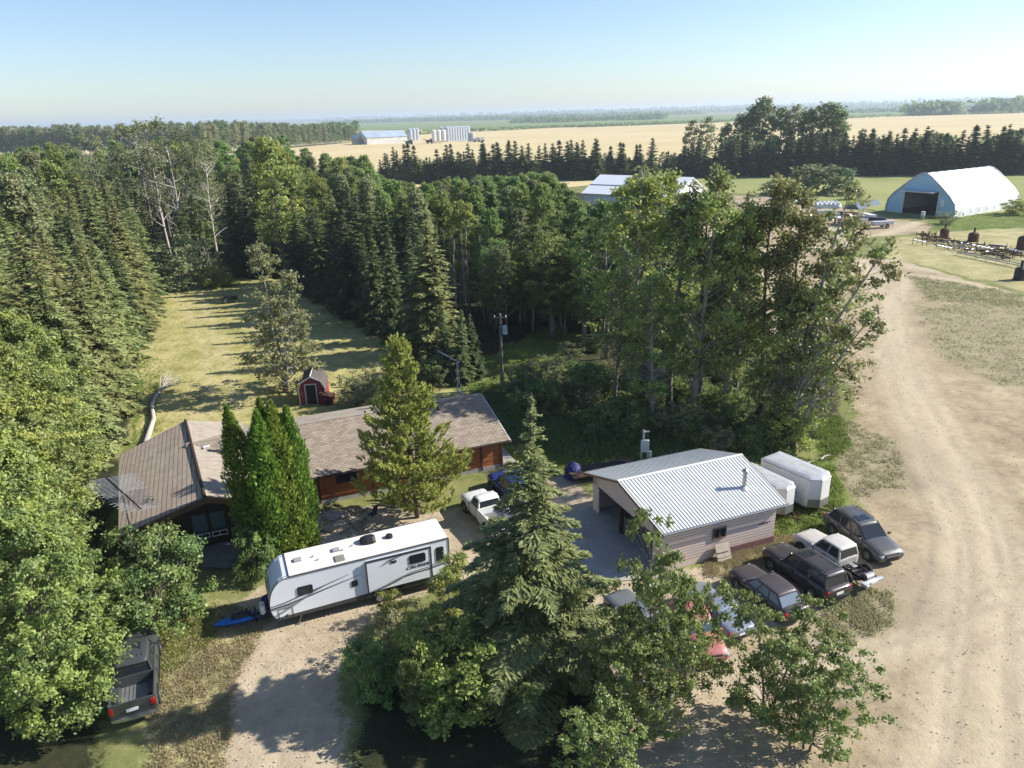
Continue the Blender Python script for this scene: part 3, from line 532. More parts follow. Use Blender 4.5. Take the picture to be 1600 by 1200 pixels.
# near group right of the clearing
for bx, by, ty, k, wf, lb in ((948, 560, 318, 'aspC', .9, 'leafy aspen behind the wooded hollow'), (985, 620, 270, 'nearA', 1.2, 'tall dense aspen with a pointed yellow green top, right of the white hall'),
        (1010, 600, 258, 'nearB', 1.2, 'tall narrow aspen with a thin grey green crown, in front of the white hall'), (1045, 640, 285, 'nearB', 1.1, 'narrow aspen over the dark understorey behind the meter post'), (1080, 660, 300, 'nearA', 1, 'broad aspen left of the dark trunk pair'),
        (1090, 640, 262, 'thin', 1.1, 'sparse aspen with bare upper limbs before the hall end'), (1130, 655, 330, 'nearA', .95, 'leafy aspen with a white trunk behind the metal roofed garage'), (1145, 640, 300, 'nearB', 1, 'thin crowned aspen next to the white trunked one'),
        (1185, 650, 278, 'thin', 1.1, 'spindly poplar with bare top sticking up left of the leaning tree'), (1035, 610, 264, 'nearA', 1.0, 'pale green aspen between the two tallest ones before the white hall'), (1110, 590, 370, 'aspY', .9, 'yellow green aspen deep behind the near clump'),
        (960, 640, 420, 'nearB', 1.1, 'short grey aspen at the edge of the dark hollow'), (1020, 670, 430, 'nearA', 1.1, 'short leafy aspen above the dark understorey'), (1160, 600, 430, 'aspY', .9, 'low pale aspen between the near clump and the yard')):
    tree(k, bx, by, ty, lb, 'aspen tree', wf=wf)
for bx, ty in ((912, 316), (932, 322), (953, 320), (975, 322), (1050, 300), (1070, 318)):
    tree(random.choice(['aspA', 'aspY', 'aspC']), bx, 430, ty, 'aspen crown showing just below the white hall roof', 'aspen tree', 'aspens in front of the white roofed hall', wf=1.1)
tree('lean', 1228, 690, 300, 'big many stemmed poplar leaning out right over the dirt track', 'poplar tree', name='poplar_tree', rz=0, wf=1.0)
tree('lean', 1240, 700, 430, 'shorter poplar leaning right at the edge of the dirt yard, below the big one', 'poplar tree', name='poplar_tree', rz=.3, wf=1.05)
tree('nearA', 1210, 680, 470, 'low leafy poplar at the foot of the leaning one', 'poplar tree', name='poplar_tree', wf=1.15)
tree('thin', 1225, 660, 285, 'nearly bare poplar stem poking up above the leaning tree', 'poplar tree', name='poplar_tree')
for i in range(34):
    bx, by = U(900, 1245), 0; by = 700 - abs(bx - 1100) * .12 + U(-55, 12)
    place(random.choice(['bushB', 'bushG', 'bushB']), g(bx, by), U(1.4, 3.2), 'dark understorey shrub ' + ('left of the meter post' if bx < 1000 else 'behind the garage roof' if bx < 1120 else 'at the foot of the leaning poplars'), 'shrub', 'understorey shrubs behind the garage', 'shrub', wf=1.1)
for i in range(46):
    bx = U(885, 1215); place(random.choice(['bushB', 'bushG', 'bushB']), g(bx, U(545, 640)), U(1.3, 2.8), 'low brush on the shaded floor between the near aspens, ' + ('left part' if bx < 1000 else 'middle part' if bx < 1110 else 'right part by the yard'), 'shrub', 'brush on the floor of the near aspen clump', 'shrub', wf=1.3)
for i in range(16):
    place(random.choice(['bushB', 'bushG']), g(U(560, 760), U(590, 640)) if i < 7 else g(U(790, 900), U(580, 660)), U(1.6, 3.2), 'dark shrub in the shade between the house and the utility pole', 'shrub', 'shrubs behind the house', 'shrub')
for bx, by, ty, k, wf, lb in ((293, 450, 372, 'bushG', 1.1, 'tall grey green willow bush at the far end of the lawn'), (338, 448, 415, 'bushY', 1.5, 'low yellow green bush at the far end of the lawn'), (355, 446, 425, 'bushY', 1.3, 'small bright bush right of the low yellow one'),
        (560, 632, 585, 'bushG', 1.2, 'pale green bush right of the little red barn'), (1265, 302, 262, 'fbush', 1.5, 'round willow thicket in the meadow, the left half'), (1298, 303, 264, 'fbush', 1.6, 'round willow thicket in the meadow, the right half'), (1332, 312, 296, 'fbush', 1.3, 'small round bush in the meadow left of the blue fronted hall'),
        (1210, 305, 285, 'fbush', 1.6, 'low straggling thicket at the left of the meadow bushes'), (1235, 700, 640, 'bushY', 1.2, 'yellow green bush at the corner of the dirt yard'), (1480, 350, 330, 'bushG', 1.3, 'grey bush at the corner of the blue fronted hall'), (1585, 335, 312, 'bushY', 1.8, 'leafy weed clump at the right end of the white fabric hall'),
        (244, 985, 850, 'bushA', 1.0, 'big round leafy bush before the brown roofed wing'), (172, 880, 850, 'bushB', .8, 'dark low bush between the left trees and the brown roof'), (268, 830, 765, 'bushB', .9, 'small dark tree against the brown wing roof'), (402, 902, 832, 'bushB', .7, 'leafy shrub at the foot of the cedar columns'),
        (608, 968, 925, 'bushY', .8, 'small bright bush before the wheels of the travel trailer'), (700, 1085, 965, 'bushY', 1.0, 'upright yellow green shrub at the bottom middle'), (665, 1120, 1020, 'bushA', .5, 'rounded green shrub at the bottom middle, left of the yellow green one'), (590, 1090, 1005, 'bushB', .65, 'dark shrub at the bottom edge beside the gravel bend'),
        (735, 1120, 1005, 'bushY', 1.1, 'yellow green shrub at the bottom edge left of the big spruce'), (640, 1020, 955, 'bushG', 1.0, 'grey twiggy shrub beside the gravel bend'), (735, 945, 868, 'shrubpine', 1.1, 'small bushy pine behind the rear of the travel trailer'), (705, 985, 905, 'shrubpine', 1, 'small dark pine before the rear of the travel trailer'), (760, 1010, 915, 'shrubpine', 1.3, 'leaning bushy pine left of the big spruce'),
        (775, 1010, 965, 'bushB', .9, 'dark shrub against the left of the big spruce')):
    tree(k, bx, by, ty, lb, 'shrub' if k[:4] == 'bush' or k[:2] == 'fb' else 'pine tree', name='shrub' if k != 'shrubpine' else 'small_pine', wf=wf)
# trees singled out near the houses
tree('pine', 652, 808, 530, 'broad yellow green pine in front of the red brown bungalow', 'pine tree', name='pine_tree', wf=.86)
tree('front', 832, 1048, 612, 'tall open spruce in the foreground, between the trailer and the garage', 'spruce tree', wf=1.0)
tree('yardasp', 445, 612, 383, 'lone many stemmed aspen on the lawn beside the little red barn', 'aspen tree', wf=1.12)
for bx, by, ty, k, wf, lb in ((407, 868, 627, 'cedA', .95, 'clipped looking cedar column, leftmost of the five'), (432, 878, 640, 'cedB', 1.0, 'cedar column, second from the left of the five'), (440, 862, 622, 'cedB', .9, 'cedar column behind the second and fourth of the five'), (462, 868, 628, 'cedA', 1.0, 'cedar column, fourth from the left of the five'), (478, 858, 634, 'cedB', 1.0, 'cedar column, rightmost of the five next to the red wall')):
    tree(k, bx, by, ty, lb, 'cedar tree', 'cedar columns before the house', 'cedar_tree', wf=wf)
# leafy trees at the bottom right
for bx, by, ty, lb, k, wf in ((1015, 1075, 835, 'leafy maple reaching up before the garage window', 'maple', .6), (1075, 1085, 905, 'leafy maple before the red hatchback, right of the tallest one', 'maple', .72), (960, 1120, 945, 'leafy maple at the bottom, right of the big spruce', 'maple', .85),
        (1190, 1130, 935, 'leafy maple before the dark wagon with bare lower limbs', 'maple', .8), (1255, 1170, 1010, 'low leafy maple at the right end of the bottom row', 'maple', .95), (1020, 1150, 985, 'leafy maple at the bottom below the red hatchback', 'maple', .8), (930, 1230, 1100, 'leafy maple at the very bottom below the big spruce', 'maple', 1.0)):
    tree(k, bx, by, ty, lb, 'maple tree', name='maple_tree', wf=wf)
# spruce windbreak behind the woods and the yard
p0 = g(600, 288); p1 = g(1160, 276); p2 = g(1800, 270)
for (a, b, n) in ((p0, p1, 54), (p1, p2, 62)):
    for row in range(2):
        for i in range(n):
            t = (i + U(-.3, .3)) / n; p = a.lerp(b, t) + Vector((U(-1, 1), row * 6 + U(-1, 1), 0)); left = a is p0
            hv = (U(8, 13.5) if U(0, 1) < .5 else U(13, 16.5)) if left else (U(13, 18.5) if U(0, 1) < .7 else U(10, 13))
            if left and U(0, 1) < .12: continue
            place(random.choice(['fsprA', 'fsprB']), p + Vector((U(-2, 2), U(-2, 2), 0)), hv, 'dark spruce, %s row of the long windbreak, %s' % (('front', 'back')[row], ('below the far farm' if t < .35 else 'right of the grain bins' if t < .7 else 'near the tall leafy trees')) if left else 'dark spruce, %s row of the windbreak %s' % (('front', 'back')[row], 'left of the white fabric hall' if t < .35 else 'behind the white fabric hall' if t < .62 else 'right of the white fabric hall'), 'spruce tree', 'spruces of the left windbreak' if left else 'spruces of the right windbreak', wf=U(1.0, 1.5))
for i in range(110):
    t = U(.0, 1); p = p0.lerp(p1, t) + Vector((0, U(2, 16), 0)); place('fbush' if i % 3 else 'faspB', p, U(4, 7.5) if i % 3 else U(7, 10), 'low grey green scrub behind the left windbreak spruces', 'shrub', 'scrub behind the left windbreak', 'shrub')
for i in range(44):
    t = U(0, 1); p = p1.lerp(p2, t) + Vector((0, U(10, 26), 0)); place(random.choice(['faspA', 'faspB', 'fbush']), p, U(9, 14.5), 'leafy tree behind the right windbreak spruces', 'tree', 'leafy trees behind the right windbreak', 'leafy_tree')
for bx, ty, k, h in ((1075, 190, 'faspB', 1), (1100, 185, 'faspB', 1), (1130, 195, 'faspA', 1), (1155, 180, 'faspA', 1), (1180, 158, 'faspA', 1.1), (1192, 155, 'faspB', 1), (1215, 170, 'faspA', 1), (1235, 168, 'faspB', 1.1), (1255, 172, 'faspA', 1), (1280, 163, 'faspA', 1.25), (1296, 165, 'faspA', 1.2), (1305, 180, 'faspB', 1), (1165, 172, 'faspB', .9)):
    tree(k, bx, 268, ty, 'tall leafy tree rising above the windbreak at the right of the middle', 'tree', 'tall trees standing out of the windbreak', 'leafy_tree', wf=h)
# far wood on the left
a = g(-120, 246); b = g(330, 243); c = g(560, 222)
for row in range(3):
    for (s, e, n) in ((a, b, 46), (b, c, 34)):
        for i in range(n):
            t = (i + U(-.3, .3)) / n; p = s.lerp(e, t) + Vector((U(-2, 2), row * 9 + U(-2, 2), 0)); fade = 1 if s is a else 1 - .35 * t
            place(random.choice(['faspA', 'faspB']), p, U(23, 28) * fade, '%s row tree of the far wood, %s' % (('front', 'middle', 'back')[row], 'at the left of the horizon' if s is a else 'at its tapering right end'), 'tree', 'trees of the far left wood', 'leafy_tree')
# ------------------------------------------------------------------ buildings
def nodemat(name, build, rough=.8, spec=.3, metal=0):
    m = bpy.data.materials.new(name); m.use_nodes = True; n = m.node_tree.nodes; l = m.node_tree.links; p = n['Principled BSDF']
    p.inputs['Roughness'].default_value = rough; p.inputs['Specular IOR Level'].default_value = spec; p.inputs['Metallic'].default_value = metal; build(n, l, p); return m
def brickmat(name, c1, c2, cm, bw, rh, mortar=.02, rot=0, rough=.9, noise=.5, bump=.3, msm=.1):
    def b(n, l, p):
        tc = n.new('ShaderNodeTexCoord'); mp = n.new('ShaderNodeMapping'); mp.inputs['Rotation'].default_value = (0, 0, rot); l.new(tc.outputs['Object'], mp.inputs[0])
        br = n.new('ShaderNodeTexBrick'); br.inputs['Color1'].default_value = (*c1, 1); br.inputs['Color2'].default_value = (*c2, 1); br.inputs['Mortar'].default_value = (*cm, 1); br.inputs['Scale'].default_value = 1; br.inputs['Mortar Size'].default_value = mortar; br.inputs['Mortar Smooth'].default_value = msm; br.inputs['Brick Width'].default_value = bw; br.inputs['Row Height'].default_value = rh; br.inputs['Bias'].default_value = 0
        l.new(mp.outputs[0], br.inputs['Vector']); no = n.new('ShaderNodeTexNoise'); no.inputs['Scale'].default_value = 1.3; no.inputs['Detail'].default_value = 8; no.inputs['Roughness'].default_value = .7; l.new(tc.outputs['Object'], no.inputs['Vector'])
        mr = n.new('ShaderNodeMapRange'); mr.inputs[1].default_value = .3; mr.inputs[2].default_value = .7; mr.inputs[3].default_value = 1 - noise * .4; mr.inputs[4].default_value = 1 + noise * .3; l.new(no.outputs[0], mr.inputs[0])
        mx = n.new('ShaderNodeMix'); mx.data_type = 'RGBA'; mx.blend_type = 'MULTIPLY'; mx.inputs[0].default_value = 1; l.new(br.outputs[0], mx.inputs[6]); l.new(mr.outputs[0], mx.inputs[7]); l.new(mx.outputs[2], p.inputs['Base Color'])
        if bump: bp = n.new('ShaderNodeBump'); bp.inputs['Strength'].default_value = bump; bp.inputs['Distance'].default_value = .03; bp.invert = True; l.new(br.outputs['Fac'], bp.inputs['Height']); l.new(bp.outputs[0], p.inputs['Normal'])
    return nodemat(name, b, rough, .15)
SHING = brickmat('shingles', (.36, .295, .225), (.25, .20, .15), (.15, .12, .095), .42, .20, .018)
SHINGP = brickmat('shingles_pale', (.38, .325, .26), (.33, .28, .22), (.27, .225, .18), .9, .20, .012, bump=.1)
TILE = brickmat('brown_roof_tiles', (.45, .365, .285), (.40, .32, .25), (.19, .15, .115), 7.0, .31, .028, rot=rad(90), bump=.35)
SIDR = mat('red_brown_siding', (.38, .135, .055), c2=(.26, .075, .03), scale=2.2, rough=.7); SIDR2 = mat('dark_red_trim', (.10, .03, .02), rough=.6)
DKBR = mat('dark_brown_wood', (.045, .028, .02), scale=4, rough=.7); FASC = mat('fascia_brown', (.16, .095, .055), c2=(.09, .05, .03), scale=1.5, rough=.6)
FOUND = mat('foundation', (.42, .40, .37), c2=(.28, .26, .23), scale=2); WHITEP = mat('white_paint', (.78, .77, .74), c2=(.60, .58, .54), scale=1.2, rough=.55); METG = mat('grey_metal', (.35, .35, .36), rough=.4, metal=.7, var=.1); METW = mat('galvanised', (.58, .59, .60), rough=.45, metal=.4, scale=2)
GLASS = glassmat('window_glass'); GLASSB = glassmat('window_glass_blue', (.07, .12, .14), .12); BLACK = mat('black_plastic', (.02, .02, .022), rough=.5, var=.2); RUBBER = mat('rubber', (.025, .024, .023), rough=.85)
RUST = mat('rust', (.13, .06, .035), c2=(.05, .025, .018), scale=3, rough=.9)
RED = mat('barn_red', (.30, .055, .045), c2=(.16, .03, .03), scale=3, rough=.8)
HU, HN = rad(21.5), rad(111.5)
house = thing('bungalow', 'long red brown bungalow with a low shingled roof and a gabled front wing', 'house', (-14.03, 46.29, 0), HU)
mb = MB(); mb.mi = 0   # walls, house frame: s along the front, t to the back
mb.bbox((-4.3, .6, .32), (14.3, 7.2, 2.62)); mb.bbox((-4.3, 7.2, .32), (7.3, 11.3, 2.6)); mb.bbox((-11.7, -1.9, .05), (-4.6, 10.6, 2.55)); mb.mi = 0
mb.add([(14.3, .6, 2.62), (14.3, 6.1, 4.0), (14.3, 7.2, 3.75), (14.3, 7.2, 2.62)], [(0, 1, 2, 3)])
mb.mi = 1; mb.add([(-11.7, -1.9, 2.5), (-6.9, -1.9, 3.85), (-4.6, -1.9, 3.1), (-4.6, -1.9, 2.5)], [(0, 1, 2, 3)])
walls = mb.build('wall', [SIDR, DKBR], house)
mb = MB(); mb.bbox((-4.32, .57, -.3), (14.33, 7.3, .32)); mb.build('foundation', FOUND, house)
mb = MB()
for s in (.28, 4.15, 8.6, 12.6, 14.28): mb.bbox((s - .07, .52, .1), (s + .07, .62, 2.5))
mb.bbox((-4.3, .54, 2.35), (14.3, .61, 2.5))
for z in (.75, 1.15, 1.55, 1.95): mb.bbox((4.25, .585, z), (14.25, .6, z + .012))
mb.build('trim', SIDR2, house)
mb = MB(); mb.bbox((-11.72, -1.94, -.05), (-4.58, -1.86, .62)); mb.mi = 0; mb.bbox((-11.7, -1.96, .62), (-4.6, -1.9, 2.55)); mb.build('front_panelling', DKBR, house)
# main roof, wing roof
zr = 4.15; mb = MB(); mb.mi = 0
mb.slab([(-8.1, 0, 2.5), (14.8, 0, 2.5), (14.72, 6.1, zr), (-8.1, 6.0, zr)], .14)
mb.mi = 1; mb.slab([(-8.1, 6.0, zr), (7.2, 6.05, zr), (7.2, 11.85, 2.55), (-6.5, 11.85, 2.55), (-8.1, 6.6, zr - .15)], .14); mb.slab([(7.2, 6.05, zr - .002), (14.72, 6.1, zr - .002), (14.75, 7.6, 3.74), (7.2, 7.6, 3.74)], .14)
roof = mb.build('roof', [SHING, SHINGP], house)
mb = MB(); mb.tube([(-8.1, 6.02, zr + .01), (14.7, 6.1, zr + .01)], .07, 6); mb.build('ridge_cap', SHINGP, roof)
wr = MB(); wr.mi = 0; wr.slab([(-12.1, -2.95, 2.52), (-6.9, -3.0, 4.13), (-8.2, 11.0, 4.13), (-13.15, 10.1, 2.52)], .12); wr.build('wing_roof', [TILE], house)
wr = MB(); wr.slab([(-6.9, -3.0, 4.13), (-4.35, -3.2, 3.38), (-4.0, 2.0, 3.32), (-4.1, 11.7, 2.95), (-8.2, 11.0, 4.13)], .12); wr.build('wing_roof', SHINGP, house)
mb = MB(); mb.tube([(-6.95, -3.05, 4.15), (-8.22, 11.0, 4.15)], .11, 6); mb.build('ridge_cap', DKBR, house)
mb = MB(); mb.slab([(-12.15, -3.05, 2.5), (-12.15, -3.0, 2.1), (-6.88, -3.06, 3.68), (-6.88, -3.1, 4.1)], .05); mb.build('fascia', FASC, house); mb = MB(); mb.slab([(-6.88, -3.1, 4.1), (-6.88, -3.06, 3.68), (-4.3, -3.26, 2.98), (-4.3, -3.3, 3.36)], .05); mb.build('fascia', FASC, house); mb = MB(); mb.bbox((-4.35, -3.2, 3.0), (-4.28, 1.6, 3.22)); mb.build('fascia', FASC, house)
mb = MB(); mb.tube([(-4.0, -.06, 2.42), (14.8, -.06, 2.42)], .06, 6); mb.tube([(14.2, .5, .2), (14.2, .5, 2.4)], .04, 6); mb.build('gutter', DKBR, house)
mb = MB(); mb.slab([(14.86, -.05, 2.48), (14.86, -.05, 2.32), (14.78, 6.1, 3.98), (14.78, 6.1, 4.15)], .05); mb.build('fascia', WHITEP, house); mb = MB(); mb.slab([(14.78, 6.1, 4.15), (14.78, 6.1, 3.98), (14.8, 7.6, 3.56), (14.8, 7.6, 3.74)], .05); mb.build('fascia', WHITEP, house)
def window(parent, x0, x1, y, z0, z1, fm, gm_, fw=.06, name='window', split=1, depth=.06, sign=-1):
    f = MB(); 
    f.bbox((x0, y, z0), (x1, y + sign * depth, z0 + fw)); f.bbox((x0, y, z1 - fw), (x1, y + sign * depth, z1)); f.bbox((x0, y, z0 + fw), (x0 + fw, y + sign * depth, z1 - fw)); f.bbox((x1 - fw, y, z0 + fw), (x1, y + sign * depth, z1 - fw))
    for k in range(1, split): xx = x0 + (x1 - x0) * k / split; f.bbox((xx - fw / 2, y, z0 + fw), (xx + fw / 2, y + sign * depth, z1 - fw))
    o = f.build(name, fm, parent); p = MB(); p.bbox((x0 + fw * .5, y + sign * .003, z0 + fw * .5), (x1 - fw * .5, y + sign * (depth * .4), z1 - fw * .5)); p.build('pane', gm_, o); return o
window(house, 1.5, 3.05, .6, 1.36, 2.12, SIDR2, GLASS, .07); window(house, 6.2, 7.4, .6, 1.2, 2.1, SIDR2, GLASS, .07)
o = MB(); o.bbox((4.9, .6, .35), (5.8, .52, 2.3)); d = o.build('door', SIDR2, house); o = MB(); o.tube([(5.7, .5, 1.3), (5.7, .45, 1.3)], .03); o.build('handle', METG, d)
for k, (a, b) in enumerate(((-8.08, -7.12), (-6.98, -6.03), (-5.78, -4.83))):
    window(house, a, b, -1.965, 1.1, 2.45, DKBR, GLASSB, .045); window(house, a, b, -1.965, .64, 1.0, WHITEP, GLASS, .05, split=2)
window(house, -11.0, -9.6, -1.965, 1.1, 2.3, DKBR, GLASSB, .05)
for s, t, hh, rr, m_ in ((-5.75, 4.6, .62, .13, METG), (5.0, 6.3, .22, .07, BLACK), (10.6, 5.0, .3, .06, BLACK)):
    z = 2.5 + .277 * t if t < 6 else 4.1; mb = MB(); mb.tube([(s, t, z - .1), (s, t, z + hh)], rr, 10)
    if rr > .1: mb.tube([(s, t, z + hh), (s, t, z + hh + .12)], [rr * 1.5, rr * .6], 10); mb.tube([(s, t, z - .02), (s, t, z + .06)], [rr * 2.6, rr * 1.2], 10)
    mb.build('chimney_pipe' if rr > .1 else 'vent_pipe', m_, roof)
mb = MB(); mb.box((-6.75, 5.1, 4.0), (.42, .3, .2)); mb.build('roof_vent', WHITEP, roof)
# doorstep and walk beside the right wall
mb = MB(); mb.bbox((14.4, .8, -.05), (15.6, 6.5, .12)); w_ = mb.build('walk', CONC); w_.location = house.location; w_.rotation_euler = house.rotation_euler; w_.name = 'path'; tag(w_, kind='structure')

# garage ---------------------------------------------------------------
gar = thing('garage', 'pale sided two bay garage with a ribbed light metal roof and open front', 'garage', tuple(GO), GU)
SIDP = mat('pale_siding', (.70, .565, .48), c2=(.65, .525, .445), scale=1.1, rough=.75); SIDD = mat('mauve_boards_and_lap_shadow', (.22, .125, .105), c2=(.16, .09, .075), scale=2, rough=.8)
def ribs(n, l, p):
    tc = n.new('ShaderNodeTexCoord'); no = n.new('ShaderNodeTexNoise'); no.inputs['Scale'].default_value = .7; no.inputs['Detail'].default_value = 7; l.new(tc.outputs['Object'], no.inputs['Vector'])
    cr = n.new('ShaderNodeValToRGB'); cr.color_ramp.elements[0].position = .3; cr.color_ramp.elements[1].position = .7; cr.color_ramp.elements[0].color = (.60, .61, .585, 1); cr.color_ramp.elements[1].color = (.74, .745, .71, 1); l.new(no.outputs[0], cr.inputs[0]); l.new(cr.outputs[0], p.inputs['Base Color'])
RIBM = nodemat('ribbed_metal', ribs, .5, .4, 0); RIBD = mat('rib_grey', (.50, .51, .50), rough=.5)
dg = GN - GU; nx, ny = math.cos(dg), math.sin(dg)
def GT_(s, t, z): return (s + t * nx, t * ny, z)       # the garage is a hair off square
L_, Dp, rz_, ez = -8.2, 8.35, 4.15, 2.82
mb = MB(); th = .12; rtr = 4.4
def gwall(s0, t0, s1, t1, z0, z1, m=0):
    mb.mi = m; q = [GT_(s0, t0, 0), GT_(s1, t0, 0), GT_(s1, t1, 0), GT_(s0, t1, 0)]; mb.add([(x, y, z0) for x, y, _ in q] + [(x, y, z1) for x, y, _ in q], [(0, 1, 2, 3), (4, 5, 6, 7), (0, 1, 5, 4), (1, 2, 6, 5), (2, 3, 7, 6), (3, 0, 4, 7)])
gwall(L_, 0, 0, th, -.1, 2.78); gwall(L_, Dp - th, 0, Dp, -.1, 2.78); gwall(-th, th, 0, Dp - th, -.1, 2.78)
gwall(L_, th, L_ + th, 1.0, -.1, 2.78); gwall(L_, Dp - .75, L_ + th, Dp - th, -.1, 2.78)
mb.mi = 0
for s in (L_, -th):   # gable faces
    z0 = 2.02 if s == L_ else 2.78; a = [(0, z0), (Dp, z0), (Dp, 2.78), (rtr, 4.02), (0, 2.78)]; vs = [GT_(s + e, t, z) for e in (0, th - .004) for t, z in a]; mb.add(vs, [(0, 1, 2, 3, 4), (9, 8, 7, 6, 5)] + [(i, i + 5, (i + 1) % 5 + 5, (i + 1) % 5) for i in range(5)])
mb.build('wall', [SIDP], gar)
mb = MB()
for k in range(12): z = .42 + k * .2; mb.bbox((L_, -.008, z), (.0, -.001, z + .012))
mb.build('siding_shadow_lines', SIDD, gar).name = 'siding_lap_shadows'  # thin dark strips painted in as the shade under each siding board
mb = MB(); mb.bbox((-3.6, -.05, -.1), (.03, -.003, .52))
for z in (.08, .24, .40): mb.bbox((-3.6, -.062, z), (.03, -.05, z + .02))
mb.build('skirt_boards', SIDD, gar)
mb = MB(); q = GT_(L_ + .1, 4.75, 0); mb.box((q[0], q[1], .95), (.24, .24, 2.1)); mb.build('post', DKBR, gar)
mb = MB(); q = [GT_(L_ - .03, 1.0, 0), GT_(L_ - .03, Dp - .75, 0)]; mb.slab([(q[0][0], q[0][1], 2.08), (q[1][0], q[1][1], 2.08), (q[1][0] + .2, q[1][1], 2.08), (q[0][0] + .2, q[0][1], 2.08)], .08); mb.build('header', DKBR, gar)
def zt(t): return ez + (rz_ - ez) * (t + .25) / (rtr + .25) if t <= rtr else rz_ - (rz_ - ez) * (t - rtr) / (8.65 - rtr)
mb = MB(); mb.slab([GT_(-8.4, -.28, ez), GT_(.6, -.28, ez), GT_(.75, rtr, rz_), GT_(-8.65, rtr, rz_)], .07); mb.slab([GT_(-8.65, rtr, rz_), GT_(.75, rtr, rz_), GT_(.6, 8.65, ez), GT_(-8.75, 8.65, ez)], .07); groof = mb.build('roof', RIBM, gar)
mb = MB()
for k in range(40):
    s0, s1 = -8.4 + 9.0 * (k + .5) / 40, -8.65 + 9.4 * (k + .5) / 40
    mb.slab([GT_(s0, -.29, ez + .035), GT_(s0 + .05, -.29, ez + .035), GT_(s1 + .05, rtr, rz_ + .035), GT_(s1, rtr, rz_ + .035)], .036); s2 = -8.75 + 9.35 * (k + .5) / 40
    mb.slab([GT_(s1, rtr, rz_ + .035), GT_(s1 + .05, rtr, rz_ + .035), GT_(s2 + .05, 8.66, ez + .035), GT_(s2, 8.66, ez + .035)], .036)
mb.build('ribs', RIBD, groof)
mb = MB(); mb.slab([GT_(-8.67, rtr - .13, rz_ + .015), GT_(.77, rtr - .13, rz_ + .015), GT_(.77, rtr, rz_ + .055), GT_(-8.67, rtr, rz_ + .055)], .02); mb.slab([GT_(-8.67, rtr, rz_ + .055), GT_(.77, rtr, rz_ + .055), GT_(.77, rtr + .13, rz_ + .015), GT_(-8.67, rtr + .13, rz_ + .015)], .02); mb.build('ridge_cap', RIBM, groof)
FB_ = mat('brown_fascia', (.20, .13, .10), rough=.6)
for a, b in (((-8.43, -.3), (-8.69, rtr)), ((-8.69, rtr), (-8.79, 8.67)), ((.63, -.3), (.79, rtr)), ((.79, rtr), (.63, 8.67))):
    p, q = GT_(*a, zt(a[1]) + .01), GT_(*b, zt(b[1]) + .01); mb = MB(); mb.slab([p, q, (q[0], q[1], q[2] - .18), (p[0], p[1], p[2] - .18)], .03); mb.build('fascia', FB_, gar)
mb = MB(); mb.tube([GT_(-8.4, -.34, ez - .06), GT_(.62, -.34, ez - .06)], .055, 6); mb.build('gutter', METG, gar)
window(gar, -4.68, -3.72, -.02, 1.38, 2.14, mat('brown_frame', (.12, .08, .06)), GLASS, .07, split=2, depth=.07)
q = GT_(-1.22, 1.65, 3.35); mb = MB(); mb.tube([q, (q[0], q[1], 4.55)], .13, 12); mb.tube([(q[0], q[1], 4.55), (q[0], q[1], 4.6), (q[0], q[1], 4.72)], [.2, .2, .08], 12); mb.build('flue_pipe', METG, groof); mb = MB(); mb.tube([(q[0], q[1], 3.36), (q[0], q[1], 3.5)], [.34, .16], 12); mb.build('flashing', METW, groof)
mb = MB(); mb.bbox((-4.56, -.06, 2.26), (-4.18, -.02, 2.62)); mb.build('electric_meter', METW, gar)
mb = MB()      # illegible house lettering: a row of small dark strokes
for k, ww in enumerate((.07, .05, .09, .05, .08, .06, .07)): mb.bbox((-1.24 + k * .125, -.034, 1.58 + k * .004), (-1.24 + k * .125 + ww, -.02, 1.68 + k * .004))
mb.build('lettering', BLACK, gar)
mb = MB(); [gwall(s0, t0, s1, t1, z0, z1) for s0, t0, s1, t1, z0, z1 in ((L_ + .2, .2, -.2, Dp - .2, -.05, .03),)]; mb.build('floor_slab', CONC, gar)
# stored things seen in the dark bays
bl = thing('workbench', 'wooden workbench with clutter inside the dark garage', 'workbench', GO + gu * -3.2 + gn * 6.8, GU)
mb = MB(); mb.box((0, 0, .85), (2.6, .7, .06)); mb.build('bench_top', FASC, bl)
for x in (-1.2, 1.2):
    for y in (-.28, .28): mb = MB(); mb.box((x, y, .42), (.08, .08, .82)); mb.build('leg', FASC, bl)
ty = thing('tire_pile', 'stack of old tires just inside the open garage bay', 'tire stack', GO + gu * -6.4 + gn * 6.3, 0)
for k in range(4):
    mb = MB(); mb.loft([[(math.cos(a) * (.24 + .11 * (1 + math.cos(b))), math.sin(a) * (.24 + .11 * (1 + math.cos(b))), .14 + k * .22 + .1 * math.sin(b)) for b in np.linspace(0, 6.28, 9)[:-1]] for a in np.linspace(0, 6.283, 19)], True, False); mb.build('tire', RUBBER, ty, smooth=True)
# leaning boards at the wall
def simple(name, label, cat, mb, m, group=None, **k): o = mb.build(name, m, **k); return tag(o, label, cat, group)
wx = GO + gu * -4.05 + gn * -.35
mb = MB(); mb.box((0, 0, .5), (1.0, .05, 1.15), tilt=Matrix.Rotation(rad(-24), 3, 'X')); mb.box((.02, -.045, .62), (.9, .03, .05), tilt=Matrix.Rotation(rad(-24), 3, 'X')); mb.box((.02, -.14, .3), (.9, .03, .05), tilt=Matrix.Rotation(rad(-24), 3, 'X'))
o = simple('plywood_sheet', 'weathered plywood sheet leaning on the garage wall under the window', 'board', mb, mat('weathered_ply', (.50, .42, .33), c2=(.36, .30, .24), scale=3)); o.location = wx; o.rotation_euler = (0, 0, GU)

